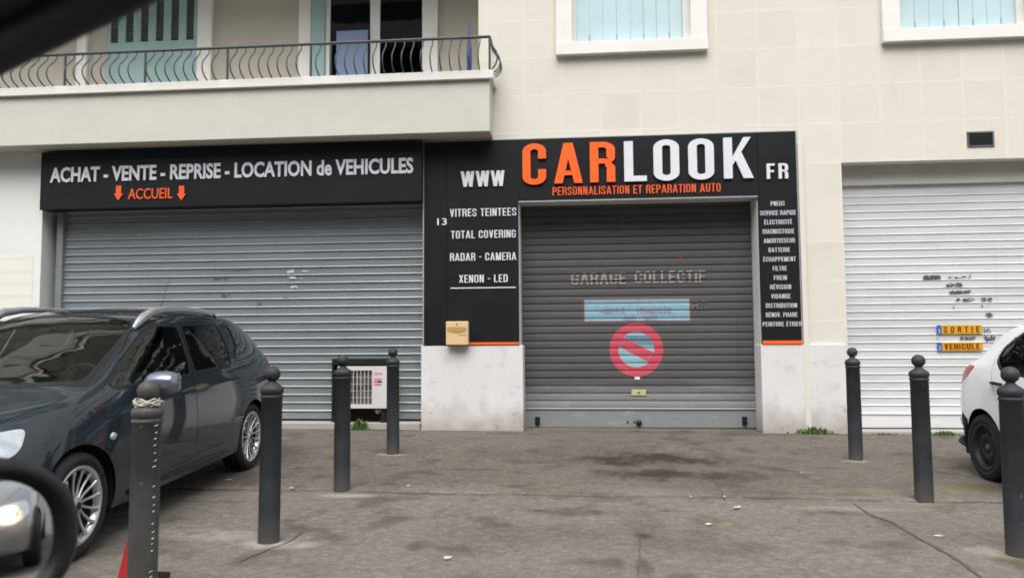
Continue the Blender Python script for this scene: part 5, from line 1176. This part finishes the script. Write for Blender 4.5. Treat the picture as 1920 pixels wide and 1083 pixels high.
# car waiting in the street behind the viewer, seen only in the wing mirror
def copy_all(o, parent=None):
    c = o.copy(); COL.objects.link(c)
    if parent is not None: c.parent = parent
    for ch in list(o.children): copy_all(ch, c)
    return c
carC = copy_all(carB); tag(carC, 'grey car with lit headlamps seen reflected in the wing mirror', 'car')
M['paint_grey'] = paint('grey_car_paint', s8(120, 121, 120), .2)
for ch in [carC]+list(carC.children_recursive):
    if ch.type == 'MESH' and ch.data.materials and ch.data.materials[0] == M['paint_white']: ch.data = ch.data.copy(); ch.data.materials[0] = M['paint_grey']
mt = Matrix.Rotation(R(90)+R(90), 4, 'Z'); mt.translation = (11.0, -9.75, -.30); carC.matrix_world = mt
for sd in (1, -1):
    b = MB(); b.lathe([(0, 0), (.05, -.012), (.065, -.04)], (3.0, sd*.56, .63), (1, sd*.35, .05), 18); b.build('lit_lamp', M['lit'], carC, local=True)
    b = MB(); b.box((3.0, sd*.57, .60), (3.06, sd*.63, .66)); b.build('indicator_lamp', M['orange_ind'], carC, .01, local=True)

# the viewer's own car: window frame and wing mirror --------------------------
def cp(px, py, d): return CAM+ray(px, py)*d
own = empty('viewers_car', (-.2, -9.2, -.3), 'blurred black window frame and wing mirror of a car at the left edge', 'car')
b = MB(); pts = [cp(-420, 330, .72), cp(-200, 205, .66), cp(0, 92, .60), cp(130, 28, .57), cp(280, -45, .545), cp(520, -150, .52), cp(1000, -300, .50), cp(1900, -420, .50)]
b.tube(pts, [.0125]*len(pts), 10, flat=1.6); b.build('window_seal', M['black'], own)
b = MB(); pts = [cp(-420, 150, .70), cp(-200, 40, .64), cp(0, -60, .59), cp(150, -130, .56), cp(300, -200, .54), cp(560, -300, .52), cp(1000, -420, .50), cp(1900, -560, .50)]
b.tube(pts, [.062]*len(pts), 12, flat=.6); b.build('pillar_trim', simple('grey_cabin_trim', s8(62, 62, 62), .85, 0, .1, 30), own)
b = MB(); b.box((-1.0, -9.18, -.05), (1.6, -9.10, .74)); b.build('door', M['paint_dark'], own, .02)
mp = cp(-58, 1030, .86); tgt = np.array([3.6, -9.3, .42])
mp2 = cp(32, 960, .85); tgt = np.array([8.0, -9.19, .36]); v1 = CAM-mp2; v1 /= np.linalg.norm(v1); v2 = tgt-mp2; v2 /= np.linalg.norm(v2); nrm = v1+v2; nrm /= np.linalg.norm(nrm)
hx = np.cross(np.array([0, 0, 1.]), nrm); hx /= np.linalg.norm(hx); hz = np.cross(nrm, hx)
def loop(sx, sz, d, n=40, e=2.25, ox=0, oz=0):
    o = []
    for k in range(n):
        a_ = 2*math.pi*k/n; c_, s_ = math.cos(a_), math.sin(a_)
        o.append(mp+hx*(ox+sx*abs(c_)**(2/e)*np.sign(c_))+hz*(oz+sz*abs(s_)**(2/e)*np.sign(s_))+nrm*d)
    return o
b = MB(); n = 40; L = [loop(.096, .076, -.012), loop(.101, .081, .004), loop(.114, .092, .010), loop(.125, .100, -.002), loop(.128, .103, -.03), loop(.118, .095, -.07), loop(.085, .07, -.105), loop(.03, .025, -.12)]
vs = [p for l in L for p in l]; b.add(vs, [(i*n+k, i*n+(k+1) % n, (i+1)*n+(k+1) % n, (i+1)*n+k) for i in range(len(L)-1) for k in range(n)], True); b.add(L[-1], [tuple(range(n))])
wm = b.build('wing_mirror', simple('mirror_shell', s8(24, 25, 27), .45, 0, .1, 20), own, fix=True)
b = MB(); b.add(loop(.0975, .0775, -.008), [tuple(range(n))]); b.build('mirror_glass', M['mirror'], wm)

# the block across the street: it shades the lower sky and is what the car windows reflect
opp = empty('building_across_street', (0, -26, -.3), 'tall apartment block with pale balcony bands across the street', 'building')
b = MB(); b.box((-45, -34, -.3), (45, -26, 19)); b.build('wall', M['opp_wall'], opp)
for k in range(6):
    b = MB(); b.box((-44, -26, 2.6+k*2.75), (44, -24.9, 3.65+k*2.75)); b.build('balcony', M['opp_band'], opp)
    for q in range(14):
        b = MB(); b.box((-42+q*6.2, -26.01, 3.7+k*2.75), (-39+q*6.2, -25.97, 5.2+k*2.75)); b.build('window', M['trim'], opp)
